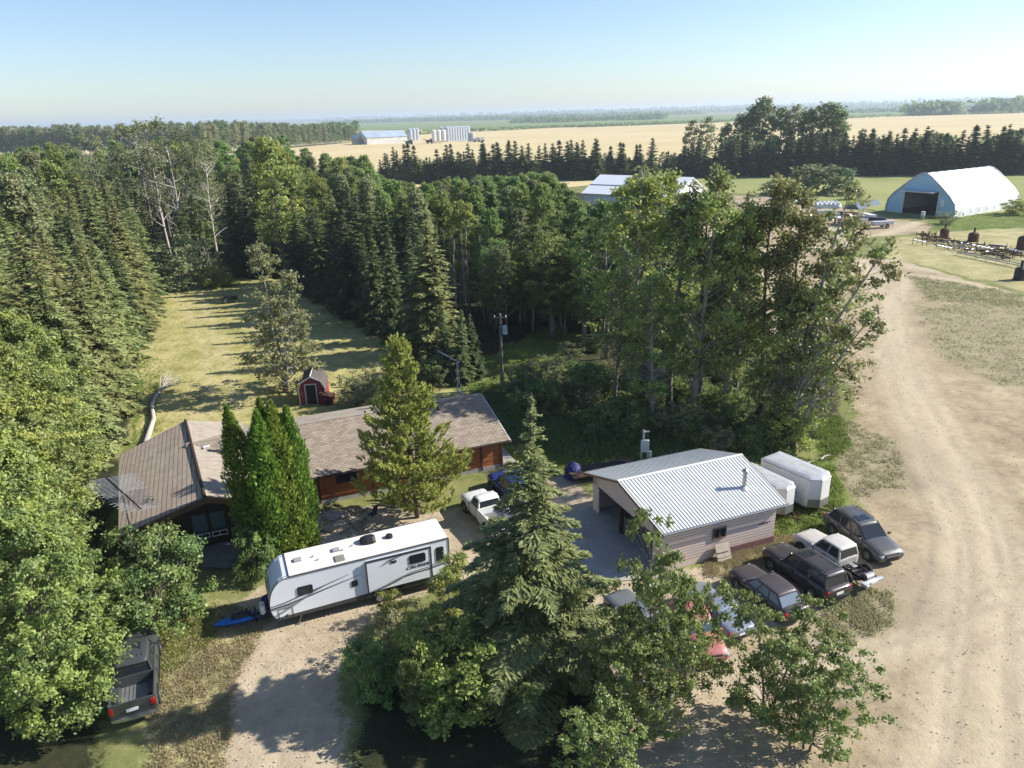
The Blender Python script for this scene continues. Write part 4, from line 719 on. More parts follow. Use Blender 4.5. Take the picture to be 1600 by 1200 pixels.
# red garden barn ---------------------------------------------------------
sh = thing('garden_barn', 'small red gambrel barn shed with white trim and open door', 'shed', (-19.4, 66.9, 0), rad(8)); hw, hl = 1.25, 3.2
prof = [(-hw, 0), (-hw, 1.55), (-hw * .72, 2.35), (0, 2.85), (hw * .72, 2.35), (hw, 1.55), (hw, 0)]
mb = MB(); mb.prism([(-hw, 0), (-hw, 1.55), (-hw * .72, 2.33), (0, 2.8), (hw * .72, 2.33), (hw, 1.55), (hw, 0)], 'y', .05, hl); mb.build('wall', RED, sh)
RT = mat('barn_roof', (.13, .11, .10), c2=(.07, .055, .05), scale=4, bump=.3)
mb = MB()
for (a, b) in zip(prof[1:5], prof[2:6]): mb.slab([(a[0] * 1.06, -.12, a[1] + .03), (b[0] * 1.06, -.12, b[1] + .03), (b[0] * 1.06, hl + .1, b[1] + .03), (a[0] * 1.06, hl + .1, a[1] + .03)], .06)
mb.build('roof', RT, sh)
mb = MB()
for (a, b) in zip(prof[1:5], prof[2:6]): mb.slab([(a[0] * 1.07, -.15, a[1] + .05), (b[0] * 1.07, -.15, b[1] + .05), (b[0] * 1.0, -.15, b[1] - .07), (a[0] * 1.0, -.15, a[1] - .07)], .04)
mb.tube([(0, -.15, 2.92), (0, hl + .1, 2.92)], .05, 5)
for x in (-1.22, -.62, .42, 1.22): mb.bbox((x - .04, -.02, 0), (x + .04, .06, 1.6 if abs(x) > 1 else 2.0))
mb.bbox((-.66, -.02, 2.0), (.46, .06, 2.08)); mb.build('trim', WHITEP, sh)
mb = MB(); mb.bbox((-.58, .0, .08), (.38, .048, 2.0)); mb.build('doorway', BLACK, sh)  # black panel on the solid wall, painted shade for the open door
dk = thing('doghouse', 'low red doghouse leaning against the red barn', 'doghouse', (-17.9, 66.5, 0), rad(8))
mb = MB(); mb.prism([(-.5, 0), (-.5, .7), (.5, .7), (.5, 0)], 'y', 0, 1.0); mb.build('wall', RED, dk)
mb = MB(); mb.slab([(-.75, -.15, 1.3), (-.6, 1.1, 1.3), (.72, 1.1, .72), (.72, -.15, .72)], .05); mb.build('roof', RUST, dk)
mb = MB(); mb.bbox((-.28, -.02, .08), (.28, -.001, .55)); mb.build('painted_dark_opening', BLACK, dk)  # flat black panel, the dark inside put into the colour

# fabric halls --------------------------------------------------------------
def fabmat(n, l, p):
    tc = n.new('ShaderNodeTexCoord'); wv_ = n.new('ShaderNodeTexWave'); wv_.inputs['Scale'].default_value = .27; wv_.inputs['Distortion'].default_value = .3; l.new(tc.outputs['Object'], wv_.inputs['Vector']); cr = n.new('ShaderNodeValToRGB'); cr.color_ramp.elements[0].color = (.80, .81, .82, 1); cr.color_ramp.elements[1].color = (.86, .87, .88, 1); l.new(wv_.outputs[0], cr.inputs[0]); l.new(cr.outputs[0], p.inputs['Base Color'])
    bp = n.new('ShaderNodeBump'); bp.inputs['Strength'].default_value = .12; bp.inputs['Distance'].default_value = .1; l.new(wv_.outputs[0], bp.inputs['Height']); l.new(bp.outputs[0], p.inputs['Normal'])
FAB = nodemat('white_fabric', fabmat, .5, .3); FABB = mat('pale_blue_fabric', (.36, .55, .66), c2=(.28, .46, .58), scale=.4, rough=.6)
def hall(name, label, origin, ang, width, length, height, front=True):
    h = thing(name, label, 'fabric hall', origin, ang); w2 = width / 2
    pf = [(-w2, 0), (-w2 * 1.0, height * .18), (-w2 * .96, height * .33), (-w2 * .82, height * .48), (-w2 * .55, height * .69), (-w2 * .25, height * .90), (-w2 * .10, height * .98), (0, height), (w2 * .10, height * .98), (w2 * .25, height * .90), (w2 * .55, height * .69), (w2 * .82, height * .48), (w2 * .96, height * .33), (w2, height * .18), (w2, 0)]
    n = 33; mb = MB(); rings = []
    for i in range(n):
        k = 1 - .012 * abs(math.sin(i * math.pi / 4)); rings.append([(length * i / (n - 1), y * k, z * k if z > 0 else 0) for y, z in pf])
    mb.loft(rings, False, False); mb.build('cover', FAB, h, smooth=False)
    mb = MB(); d0 = [(-width * .25, 0), (-width * .25, height * .58), (width * .25, height * .58), (width * .25, 0)]
    # front cloth with the doorway left open
    mb.add([(.15, y, z) for y, z in [(-w2, 0)] + pf[1:7] + [(0, height)] + [(0, height * .58), (-width * .25, height * .58), (-width * .25, 0)]], [tuple(range(11))]); mb.add([(.15, y, z) for y, z in [(w2, 0)] + [(-a, b) for a, b in pf[1:7]] + [(0, height), (0, height * .58), (width * .25, height * .58), (width * .25, 0)]], [tuple(range(11))])
    mb.build('front_wall', FABB, h); mb = MB(); mb.add([(length - .15, y, z) for y, z in pf], [tuple(range(15))]); mb.build('end_wall', FABB, h)
    mb = MB(); mb.tube([(-.02, y, z) for y, z in pf], .16, 6); mb.build('end_arch', METW, h); mb = MB(); mb.tube([(length, y, z) for y, z in pf], .16, 6); mb.build('end_arch', METW, h)
    mb = MB(); mb.slab([(.1, -width * .24, height * .59), (-2.6, -width * .24, height * .57), (-2.6, width * .24, height * .57), (.1, width * .24, height * .59)], .15); mb.build('raised_door', METW, h)
    mb = MB(); mb.tube([(.1, width * .25, 0), (.1, width * .25, height * .74)], .14, 5); mb.build('door_post', METW, h); mb = MB(); mb.tube([(.1, -width * .25, 0), (.1, -width * .25, height * .74)], .14, 5); mb.build('door_post', METW, h)
    mb = MB(); [mb.bbox((x, -w2 - .03, .6), (x + .14, -w2 + .05, height * .12)) for x in np.linspace(4, length - 4, 7)]; mb.build('wall_strap', METW, h)
    mb = MB(); mb.bbox((1.2, -w2 + .4, .02), (length - .4, w2 - .4, .06)); mb.build('floor_slab', mat('dirt_floor', (.16, .12, .09)), h)
    mb = MB(); mb.bbox((.02, -width * .34, 2.4), (.12, -width * .29, 4.0)); mb.build('sign', WHITEP, h)
    return h
hall('fabric_hall', 'big white fabric hall with a pale blue front and raised door', (102.0, 185.2, 0), rad(30.8), 17.6, 29, 10.0)
a, b = g(1080, 277, 10), g(940, 273, 10); ax = math.atan2(b.y - a.y, b.x - a.x); nxy = Vector((math.cos(ax - math.pi / 2), math.sin(ax - math.pi / 2), 0))
wh = thing('metal_hall', 'white roofed low pitched hall half hidden behind the aspens', 'hall', (a.x, a.y, 0), ax); Lw = (b - a).length
mb = MB(); mb.prism([(-9, 0), (-9, 6.2), (0, 9.85), (9, 6.2), (9, 0)], 'x', 0, Lw); mb.build('wall', FAB, wh)
for s in (-1, 1): mb = MB(); mb.slab([(-.5, s * 9.6, 6.0), (Lw + .5, s * 9.6, 6.0), (Lw + .5, 0, 10.05), (-.5, 0, 10.05)], .12); mb.build('roof', FAB, wh)
for s in (-1, 1): mb = MB(); mb.tube([(-.5, s * 5.2, 7.9), (Lw + .5, s * 5.2, 7.9)], .1, 5); mb.build('roof_seam', METG, wh)
mb = MB(); mb.bbox((-.12, -3, 0), (0, 3, 5)); mb.build('door', FABB, wh)

# far farmyard ----------------------------------------------------------------
a = g(574, 226); b = g(637, 223); ux = (b - a).normalized(); fang = math.atan2(ux.y, ux.x)
fb = thing('farm_barn', 'long pale blue roofed metal barn on the yellow field', 'barn', (a.x, a.y, 0), fang); Lb = (b - a).length; BW = 26
mb = MB(); mb.bbox((0, 0, 0), (Lb, BW, 7)); mb.add([(0, 0, 7), (0, BW, 7), (0, BW / 2, 13)], [(0, 1, 2)]); mb.add([(Lb, 0, 7), (Lb, BW, 7), (Lb, BW / 2, 13)], [(0, 1, 2)]); mb.build('wall', mat('pale_barn_wall', (.62, .61, .57), scale=.2), fb)
mb = MB(); mb.slab([(-.6, -.6, 6.9), (Lb + .6, -.6, 6.9), (Lb + .6, BW / 2, 13.2), (-.6, BW / 2, 13.2)], .3); mb.slab([(-.6, BW / 2, 13.2), (Lb + .6, BW / 2, 13.2), (Lb + .6, BW + .6, 6.9), (-.6, BW + .6, 6.9)], .3); mb.build('roof', mat('blue_grey_metal', (.42, .50, .58), scale=.1, rough=.5, metal=.3), fb)
mb = MB(); mb.bbox((-.25, 8, 0), (-.05, 18, 5.5)); mb.build('door', METG, fb)
fb2 = thing('farm_shed', 'grey gabled shed at the left end of the far barn', 'shed', (a.x - 12, a.y + 10, 0), fang)
mb = MB(); mb.bbox((0, 0, 0), (9, 16, 6)); mb.add([(0, 0, 6), (9, 0, 6), (4.5, 0, 10)], [(0, 1, 2)]); mb.build('wall', METG, fb2); mb = MB(); mb.slab([(-.4, -.4, 5.9), (-.4, 16.4, 5.9), (4.5, 16.4, 10.2), (4.5, -.4, 10.2)], .3); mb.slab([(4.5, -.4, 10.2), (4.5, 16.4, 10.2), (9.4, 16.4, 5.9), (9.4, -.4, 5.9)], .3); mb.build('roof', METW, fb2)
BINM = mat('galvanised_bin', (.50, .53, .57), c2=(.36, .39, .43), scale=.25, rough=.4, metal=.4)
def gbin(p, r, h, label, group, m=None, legs=False):
    o = thing('grain_bin', label, 'grain bin', (p.x, p.y, 0), 0, group); mb = MB(); z0 = 3.0 if legs else 0
    mb.tube([(0, 0, z0), (0, 0, h)], r, 16)
    if legs:
        mb.tube([(0, 0, z0), (0, 0, .8)], [r, .3], 16, False)
        for k in range(6): mb.tube([(r * math.cos(k), r * math.sin(k), 0), (r * math.cos(k), r * math.sin(k), z0 + .5)], .14, 4)
    mb.build('body', m or BINM, o); mb = MB(); mb.tube([(0, 0, h), (0, 0, h + r * .5)], [r * 1.04, .25], 16); mb.build('roof', m or METW, o)
for k, x in enumerate((641, 646.5, 651.5)): gbin(g(x, 221 - k * .8), 3.1, 13, 'grey grain bin in the row of three beside the far barn', 'three grey bins beside the far barn')
for k, x in enumerate((679, 686.5, 694)): gbin(g(x, 224.5 - k * .3), 2.3, 12.5, 'white hopper bin in the row of three on the far farm', 'three white hopper bins', WHITEP, True)
for k in range(9): gbin(g(699 + k * 4.0, 221.5 - k * .2), 2.9, 14.5, 'blue grey grain bin in the long double row on the far farm', 'long row of grain bins')
for k in range(7): gbin(g(690 + k * 5.6, 218.3 - k * .2), 2.6, 13.5, 'grain bin behind the long row on the far farm', 'grain bins behind the long row')
for x in (734, 738): gbin(g(x, 221), 2.0, 8.5, 'small grain bin at the right end of the far farm', 'small end bins')
for i, (x, y, l_, m_) in enumerate(((560, 225, 'faded red combine parked left of the far barn', RED), (672, 224, 'dark grain trailer before the white bins', BLACK), (745, 222, 'grey implement right of the grain bins', METG), (752, 221, 'pale implement farthest right on the far farm', METW), (640, 226, 'dark truck at the end of the far barn', BLACK))):
    p = g(x, y); o = thing('farm_machine', l_, 'farm machine', (p.x, p.y, 0), .3)
    mb = MB(); mb.bbox((-4, -1.6, 1), (3, 1.6, 3.6)); mb.bbox((.5, -1.4, 3.6), (2.8, 1.4, 4.6)); mb.tube([(-4, 0, 3), (-7, 0, 4.5)], .3, 5); mb.build('body', m_, o)
    for sx in (-2.4, 2):
        for sy in (-1.7, 1.7): mb = MB(); mb.tube([(sx, sy - .3, .9), (sx, sy + .3, .9)], .9, 12); mb.build('wheel', RUBBER, o)
# tree lines and woods of the far plain
def belt(name, pts, h, dep, n, m, label=None):
    """a hedge or a far wood as one rough mass of crowns"""
    Rr = np.random.default_rng(len(name) + n); C = []; W_ = [g(x, y) for x, y in pts]; seg = np.linspace(0, len(W_) - 1.001, n)
    for t in seg:
        i = int(t); p = W_[i].lerp(W_[i + 1], t - i); hh = h * Rr.uniform(.55, 1.1)
        for q in range(14): C.append((p.x + Rr.normal(0, hh * .45), p.y + Rr.uniform(0, dep) + Rr.normal(0, hh * .2), hh * Rr.uniform(.1, 1)))
    C = np.array(C); A, B = rnd_leaves(C, h * .26, .35, .8, None, Rr); return tag(link(name, leaves_mesh(name, C, A, B, m, Rr.random(len(C)))), kind='stuff')
belt('hedgerow', ((560, 220), (690, 206), (770, 205), (860, 200), (960, 197), (1060, 193.5), (1180, 188), (1310, 186), (1430, 181), (1600, 177)), 6, 14, 330, L_DRK)
belt('shelterbelt', ((498, 220), (520, 217), (545, 214)), 20, 30, 60, L_DRK)
belt('shelterbelt', ((1436, 181), (1470, 180), (1502, 179)), 26, 60, 70, L_DRK); belt('shelterbelt', ((1548, 178), (1600, 176), (1700, 173)), 30, 80, 80, L_DRK)
for nm_, pts, h, n in (('far_woodland', ((-300, 206), (200, 196), (500, 194), (620, 191), (760, 188.5), (900, 184.5), (1100, 178.5)), 22, 700), ('far_woodland', ((-300, 208), (300, 193), (600, 189.5), (900, 181.5), (1200, 174), (1500, 166.5), (1800, 160)), 30, 700), ('far_woodland', ((-300, 210.5), (300, 195.2), (800, 182.9), (1200, 172.1), (1700, 158.9)), 55, 700), ('far_woodland', ((800, 192.5), (880, 191.5), (930, 189), (1010, 187.5), (1040, 186)), 16, 160), ('far_woodland', ((1200, 181), (1300, 177.5), (1450, 174), (1600, 169)), 14, 200)):
    belt(nm_, pts, h, h * 8, n, L_DRK)
def hills(name, px, h, m):   # far low ridges
    P0 = [g(x, y) for x, y in px]; mb = MB(); n = 60; rings = []
    for i in range(n):
        t = i / (n - 1) * (len(P0) - 1) * .9999; k = int(t); p = P0[k].lerp(P0[k + 1], t - k); hh = h * (.55 + .25 * math.sin(i * .37) + .2 * math.sin(i * .9 + 1)); d = Vector((p.x, p.y, 0)).normalized() * h * 25; rings.append([(p.x, p.y, -.05), (p.x + d.x, p.y + d.y, hh), (p.x + 3 * d.x, p.y + 3 * d.y, -.05)])
    mb.loft(rings, False, False); return tag(mb.build(name, m, smooth=True), kind='structure')
hills('hills', ((300, 192.6), (800, 180.9), (1300, 169.2), (1800, 157.2)), 70, mat('far_hill', (.10, .13, .07), scale=.001))
# ------------------------------------------------------------------ vehicles
def paint(nm, c, rough=.38, coat=.4): return mat(nm, c, c2=tuple(x * .8 + .02 for x in c), scale=1.6, rough=rough, spec=.5, coat=coat)
CHROME = mat('chrome', (.75, .75, .75), rough=.2, metal=.9, var=.05); HEADL = mat('lamp_glass', (.38, .40, .42), rough=.1, spec=.8, var=.05); TAILR = mat('tail_lamp_red', (.45, .02, .02), rough=.2, var=.1); PLATE = mat('number_plate', (.75, .75, .72), rough=.5, var=.05); AMB = mat('amber_lamp', (.6, .18, .03), rough=.3)
def wheel(par, x, y, r, wd=.23, rimm=None, side=1, spokes=5):
    mb = MB(); rr = r; pf = [(.58 * rr, wd / 2), (.86 * rr, wd / 2), (rr, wd * .32), (rr, -wd * .32), (.86 * rr, -wd / 2), (.58 * rr, -wd / 2)]; n = 24
    rings = [[(a_ * math.cos(t), b_, a_ * math.sin(t)) for a_, b_ in pf] for t in np.linspace(0, 2 * math.pi, n + 1)]; mb.loft(rings, True, False)
    wh = mb.build('wheel', RUBBER, par, smooth=True); wh.location = (x, y, r); wh.data.name = 'tire'
    mb = MB(); mb.tube([(0, side * wd * .12, 0), (0, side * wd * .2, 0)], r * .57, 20); mb.tube([(0, side * wd * .2, 0), (0, side * wd * .52, 0)], [r * .16, r * .13], 10)
    for k in range(spokes): a = k * 2 * math.pi / spokes + .3; mb.box((math.cos(a) * r * .32, side * wd * .38, math.sin(a) * r * .32), (r * .56, .03, r * .15), tilt=Matrix.Rotation(-a, 3, 'Y'))
    mb.loft([[(q * r * math.cos(t), side * v, q * r * math.sin(t)) for q, v in ((.60, wd * .2), (.60, wd * .5), (.52, wd * .5), (.52, wd * .2))] for t in np.linspace(0, 2 * math.pi, n + 1)], True, False)
    mb.build('rim', rimm or CHROME, wh); return wh
def vehicle(name, label, cat, loc, ang, P, L=4.8, W=1.86, wb=2.85, fo=.92, rw=.36, zb=.30, nose=.80, hood=1.02, belt=1.06, roofz=1.72, cab=(.95, -2.2, .30, -1.95), prof=None, rails=False, sunroof=False, ribs_=0, bed=None, pill=(.0, -.95), rear='hatch', sc=1.0, rim=None, trim=None, glass=None, group=None):
    v = thing(name, label, cat, loc, ang, group); v.scale = (sc, sc, sc); w = W / 2; xf = wb / 2 + fo; xr = xf - L; b0, b1, t0, t1 = cab; trim = trim or BLACK; glass = glass or GLASS
    end = b1 - .02 if bed else xr
    st = prof or [(xf, zb + .14, nose - .12, .80), (xf - .10, zb, nose, .92), (xf - .35, zb - .02, nose + .10, .985), (b0 + .45, zb - .05, hood - .02, 1), (b0 + .05, zb - .05, hood + .02, 1), (0, zb - .05, belt, 1), (b1 + .3, zb - .05, belt, 1), (end + .12, zb, belt - .01, .985), (end, zb + .12, belt - .08, .93)]
    rings = []
    for x, z0, z1, k in st:
        h = [(0, z0), (.80 * w * k, z0), (.97 * w * k, z0 + .13), (w * k, z0 * .45 + z1 * .55), (.965 * w * k, z1 - .10), (.87 * w * k, z1 - .015), (.5 * w * k, z1 + .01), (0, z1 + .02)]; rings.append([(x, y, z) for y, z in h] + [(x, -y, z) for y, z in h[-2:0:-1]])
    mb = MB(); mb.loft(rings); body = mb.build('body', P, v, smooth=True); body.modifiers.new('bevel', 'BEVEL').width = .03; body.modifiers['bevel'].limit_method = 'ANGLE'; body.modifiers['bevel'].angle_limit = rad(50); body.modifiers['bevel'].segments = 3
    # cabin glass, pillars, roof
    wb_, wt = w * .90, w * .745; zg, zt_ = belt - .06, roofz - .05; mb = MB()
    mb.loft([[(b0, -wb_ * .86, zg), (b0 - .22, -wb_, zg), (b1 + .1, -wb_, zg), (b1, -wb_ * .85, zg), (b1, wb_ * .85, zg), (b1 + .1, wb_, zg), (b0 - .22, wb_, zg), (b0, wb_ * .86, zg)], [(t0, -wt * .86, zt_), (t0 - .15, -wt, zt_), (t1 + .1, -wt, zt_), (t1, -wt * .85, zt_), (t1, wt * .85, zt_), (t1 + .1, wt, zt_), (t0 - .15, wt, zt_), (t0, wt * .86, zt_)]])
    mb.build('window', glass, v)
    mb = MB(); rr = []
    for x, z, k in ((t0 + .10, zt_ - .05, .86), (t0 - .02, zt_ + .02, .95), (t0 - .35, roofz - .005, 1.02), ((t0 + t1) / 2, roofz + .012, 1.03), (t1 + .3, roofz - .005, 1.02), (t1 + .02, zt_ + .03, .97), (t1 - .10, zt_ - .04, .90)):
        rr.append([(x, y * wt * k, z - dz) for y, dz in ((-1.02, .07), (-1.0, .02), (-.8, -.0), (-.4, -.02), (0, -.025), (.4, -.02), (.8, 0), (1.0, .02), (1.02, .07))])
    mb.loft(rr, True, True); roof_ = mb.build('roof', P, v, smooth=True)
    mb = MB()
    for s in (-1, 1):
        mb.tube([(b0 - .1, s * wb_ * .95, zg), (t0 - .04, s * wt * .96, zt_)], .045, 5); mb.tube([(b1 + .02, s * wb_ * .93, zg), (t1 + .02, s * wt * .95, zt_)], .06 if rear != 'van' else .08, 5)
        for px_ in pill:
            f = (px_ - b1) / (b0 - b1); mb.tube([(px_, s * (wb_ + .004), zg), (t1 + (t0 - t1) * f, s * (wt + .004), zt_)], .035, 4)
        mb.tube([(b0 - .2, s * (wb_ + .006), zg + .04), (b1 + .1, s * (wb_ + .006), zg + .04)], .028, 4)
    mb.build('pillar', P, v).name = 'window_frame'
    # doors: seams and handles
    mb = MB()
    for s in (-1, 1):
        for x in ([b0 - .12] + list(pill) + [b1 + .25]): mb.box((x, s * (w * .975), belt * .5 + .16), (.012, .07, belt - .5))
        mb.box(((b0 + b1) / 2, s * w * .985, zb + .1), (b0 - b1 - .3, .04, .09))
    mb.build('door_seam', BLACK, v).name = 'door'
    mb = MB()
    for s in (-1, 1):
        for x in list(pill): mb.box((x + .16, s * (w * 1.0), belt - .16), (.18, .03, .035))
    mb.build('door_handle', trim, v)
    for s in (-1, 1): mb = MB(); mb.box((b0 - .18, s * (w + .1), belt + .06), (.12, .2, .15)); mb.build('mirror', P, v, bevel=.03)
    for s in (-1, 1): mb = MB(); mb.box((xf - .15, s * w * .70, nose - .10), (.26, .34, .13), rz=-s * .35); mb.build('headlight', HEADL, v, bevel=.03)
    mb = MB(); mb.box((xf - .035, 0, nose - .10), (.12, w * 1.0, .15)); g_ = mb.build('grille', BLACK, v, bevel=.02); mb = MB(); mb.box((xf - .0, 0, nose - .10), (.08, w * .95, .03)); mb.build('grille_bar', CHROME, g_)
    mb = MB(); mb.loft([[(xf + .03 - .22 * abs(t) ** 3, t * w * .93, z) for z in (zb + .06, zb + .24)] + [(xf - .2 - .22 * abs(t) ** 3, t * w * .93, z) for z in (zb + .24, zb + .06)] for t in np.linspace(-1, 1, 9)]); mb.build('front_bumper', trim, v)
    if bed != 'bare':
        xe = xr
        mb = MB(); mb.loft([[(xe - .06 + .14 * abs(t) ** 3, t * w * .95, z) for z in (zb + .10, zb + .28)] + [(xe + .2 + .1 * abs(t) ** 3, t * w * .95, z) for z in (zb + .28, zb + .10)] for t in np.linspace(-1, 1, 9)]); mb.build('rear_bumper', CHROME if bed else trim, v)
        for s in (-1, 1): mb = MB(); mb.box((xe + .07, s * w * .86, belt - .24), (.12, .17, .36)); mb.build('taillight', TAILR, v, bevel=.02)
        mb = MB(); mb.box((xe - .012, 0, belt - .34), (.03, .5, .15)); mb.build('number_plate', PLATE, v)
    # wheel arches and wheels
    for x in (wb / 2, -wb / 2):
        for s in (-1, 1):
            if bed == 'bare' and x < 0: continue
            mb = MB(); mb.tube([(x, s * (w - .14), rw + .02), (x, s * (w + .012), rw + .02)], rw + .085, 22); mb.build('wheel_arch', BLACK, v)
    for x in (wb / 2, -wb / 2):
        for s in (-1, 1): wheel(v, x, s * (w - .09), rw, .24, rim, s)
    if rails:
        mb = MB()
        for s in (-1, 1): mb.tube([(t0 - .25, s * wt * .92, roofz - .02), (t0 - .35, s * wt * .92, roofz + .06), (t1 + .35, s * wt * .92, roofz + .06), (t1 + .2, s * wt * .92, roofz - .02)], .022, 5)
        mb.build('roof_rail', BLACK if rails == 1 else METG, v)
    if sunroof: mb = MB(); mb.bbox((t0 - .25, -.42, roofz + .012), (t0 - .85, .42, roofz + .03)); mb.build('sunroof', GLASS, roof_, bevel=.01)
    if ribs_:
        mb = MB()
        for k in range(ribs_): y = (k - (ribs_ - 1) / 2) * 2 * wt * .78 / ribs_; mb.bbox((t0 - (1.0 if sunroof else .35), y - .025, roofz + .0), (t1 + .25, y + .025, roofz + .032))
        mb.build('roof_rib', P, roof_)
    if bed == 'bed':
        e = b1 - .04; mb = MB(); zt2 = belt + .08
        for s in (-1, 1):
            mb.bbox((e, s * w * .98, zb + .08), (xr + .12, s * w * .90, zt2)); mb.bbox((-wb / 2 + .5, s * w * .88, .80), (-wb / 2 - .5, s * w * .62, 1.0))
        mb.bbox((e, -w * .9, .55), (e - .06, w * .9, zt2)); b_ = mb.build('bed', P, v, bevel=.015)
        mb = MB(); mb.bbox((e - .06, -w * .9, .70), (xr + .12, w * .9, .78))
        for k in range(9): mb.bbox((e - .1, -.72 + k * .18 - .03, .78), (xr + .14, -.72 + k * .18 + .03, .80))
        mb.build('bed_floor', METG, b_)
        mb = MB(); mb.bbox((xr + .10, -w * .92, .55), (xr + .04, w * .92, zt2)); mb.build('tailgate', P, v, bevel=.015)
    if bed == 'bare':
        mb = MB(); e = b1 + .3
        for s in (-1, 1): mb.bbox((e, s * .42 - .04, .52), (xr + .25, s * .42 + .04, .68))
        for x in np.linspace(e - .5, xr + .3, 6): mb.bbox((x - .05, -.42, .56), (x + .05, .42, .64))
        mb.tube([(-wb / 2, -.7, rw), (-wb / 2, .7, rw)], .07, 8); mb.tube([(-wb / 2, 0, rw)] + [(-wb / 2 + .12, 0, rw)], .17, 8)
        for s in (-1, 1): mb.tube([(-wb / 2 + .65, s * .52, .5), (-wb / 2, s * .52, .36), (-wb / 2 - .65, s * .52, .5)], .04, 5); mb.tube([(-wb / 2 + .1, s * .36, .42), (-wb / 2 + .15, s * .34, .85)], .035, 6)
        mb.build('chassis', BLACK, v)
        mb = MB(); mb.bbox((-wb / 2 + .95, -.36, .42), (-wb / 2 + .25, -.02, .66)); mb.tube([(-wb / 2 - .75, -.3, .66), (-wb / 2 - .75, .3, .66)], .22, 12); mb.build('fuel_tank', METG, v, bevel=.03)
        mb = MB(); mb.bbox((xr + .22, -.72, .44), (xr, .72, .62)); mb.bbox((xr + .22, .60, .5), (xr - .22, .86, .66)); mb.build('rear_bumper', METW, v, bevel=.02)
        mb = MB(); mb.bbox((xr - .02, -.25, .47), (xr - .0, .25, .6)); mb.build('number_plate', PLATE, v)
        mb = MB(); n = 15
        for k in range(n): mb.bbox((b1 - .03, -w * .75 + k * w * 1.5 / n, .62), (b1 + .0, -w * .75 + k * w * 1.5 / n + .055, .98))
        mb.build('cab_rear_rib', P, v)
    return v
def side_spot(fp, rp, side, half, wb):
    """centre between the axles from two pixel contact points of the near wheels"""
    a, b = g(*fp), g(*rp); d = (a - b).normalized(); ang = math.atan2(d.y, d.x); n = Vector((-d.y, d.x, 0)) * (half * side); c = (a + b) / 2 + n; return (c.x, c.y, 0), ang
GUN = paint('paint_dark_grey', (.075, .073, .07)); SIL = paint('paint_dusty_white', (.56, .52, .47), .5); BLK = paint('paint_dusty_black', (.045, .036, .036), .35); DKG = paint('paint_dusty_charcoal', (.06, .045, .045), .4); WHT = paint('paint_white', (.74, .73, .70), .4); BLU = paint('paint_blue', (.012, .03, .16), .3); CHA = paint('paint_dull_black', (.045, .05, .05), .4); REDP = paint('paint_faded_red', (.42, .13, .11), .5); GRYB = paint('paint_silver_blue', (.20, .235, .29), .35); GRYD = paint('paint_grey', (.14, .15, .15), .4)
loc, ang = side_spot((1358, 877), (1300, 834), 1, .85, 2.86)
vehicle('suv', 'dark grey SUV parked nose outward, rightmost of the row beside the garage', 'car', loc, ang, GUN, L=4.85, wb=2.95, W=1.88, cab=(1.05, -2.12, .25, -1.75), rails=1, sunroof=True, ribs_=3, pill=(-.02, -1.05), roofz=1.68, sc=1.05)
loc, ang = side_spot((1250, 864), (1322, 912), -1, .82, 3.4); ang = rad(115)
vehicle('pickup_truck', 'dusty white extended cab pickup without its bed, bare chassis behind', 'pickup truck', loc, ang, SIL, L=5.45, wb=3.4, fo=.86, W=1.80, cab=(.95, -1.02, .45, -.86), hood=1.12, nose=.95, belt=1.16, roofz=1.78, pill=(-.15,), bed='bare', rw=.38, glass=GLASS)
loc, ang = side_spot((1205, 890), (1268, 936), -1, .86, 3.1); ang = rad(114)
vehicle('suv', 'dusty black long SUV between the bedless pickup and the dark wagon', 'car', loc, ang, BLK, L=5.15, wb=3.15, W=1.92, cab=(.92, -2.42, .38, -2.18), hood=1.14, nose=.98, belt=1.15, roofz=1.86, rails=1, sunroof=True, ribs_=6, pill=(-.1, -1.15), rw=.39)
loc, ang = side_spot((1149, 918), (1208, 969), -1, .84, 3.0); ang = rad(113)
vehicle('station_wagon', 'dusty charcoal wagon behind the maple leaves, leftmost of the dark cars by the garage', 'car', loc, ang, DKG, L=4.75, wb=2.85, W=1.82, cab=(.95, -2.0, .25, -1.45), roofz=1.50, belt=.98, hood=.96, pill=(-.05, -1.0), sunroof=False, glass=glassmat('pale_glass', (.16, .20, .24), .15))
p = g(762, 810); th = rad(117); c = Vector((-1.87, 42.1, 0)); d = Vector((math.cos(th), math.sin(th), 0)); nr = Vector((d.y, -d.x, 0))
c2 = c + d * 1.95 + nr * .92
vehicle('pickup_truck', 'old white pickup with an open bed parked before the bungalow', 'pickup truck', (c2.x, c2.y, 0), th, WHT, L=5.5, wb=3.35, fo=.9, W=1.96, cab=(.95, -.45, .52, -.30), hood=1.12, nose=.98, belt=1.18, roofz=1.80, pill=(), bed='bed', rw=.38)
c = Vector((-.02, 45.0, 0)); th2 = rad(117); d = Vector((math.cos(th2), math.sin(th2), 0)); c2 = c + d * 2.3 + Vector((d.y, -d.x, 0)) * .9
vehicle('suv', 'dark blue SUV beside the white pickup at the bungalow corner', 'car', (c2.x, c2.y, 0), th2, BLU, L=4.8, wb=2.9, W=1.86, cab=(.92, -2.2, .35, -1.9), hood=1.08, nose=.95, belt=1.12, roofz=1.80, rails=1, ribs_=4, pill=(-.05, -1.05), rw=.37)
c = (g(208, 1037, 1.85) + g(203, 1004, 1.85)) / 2; th3 = rad(113); d = Vector((math.cos(th3), math.sin(th3), 0)); c2 = Vector((c.x, c.y, 0)) + d * .1
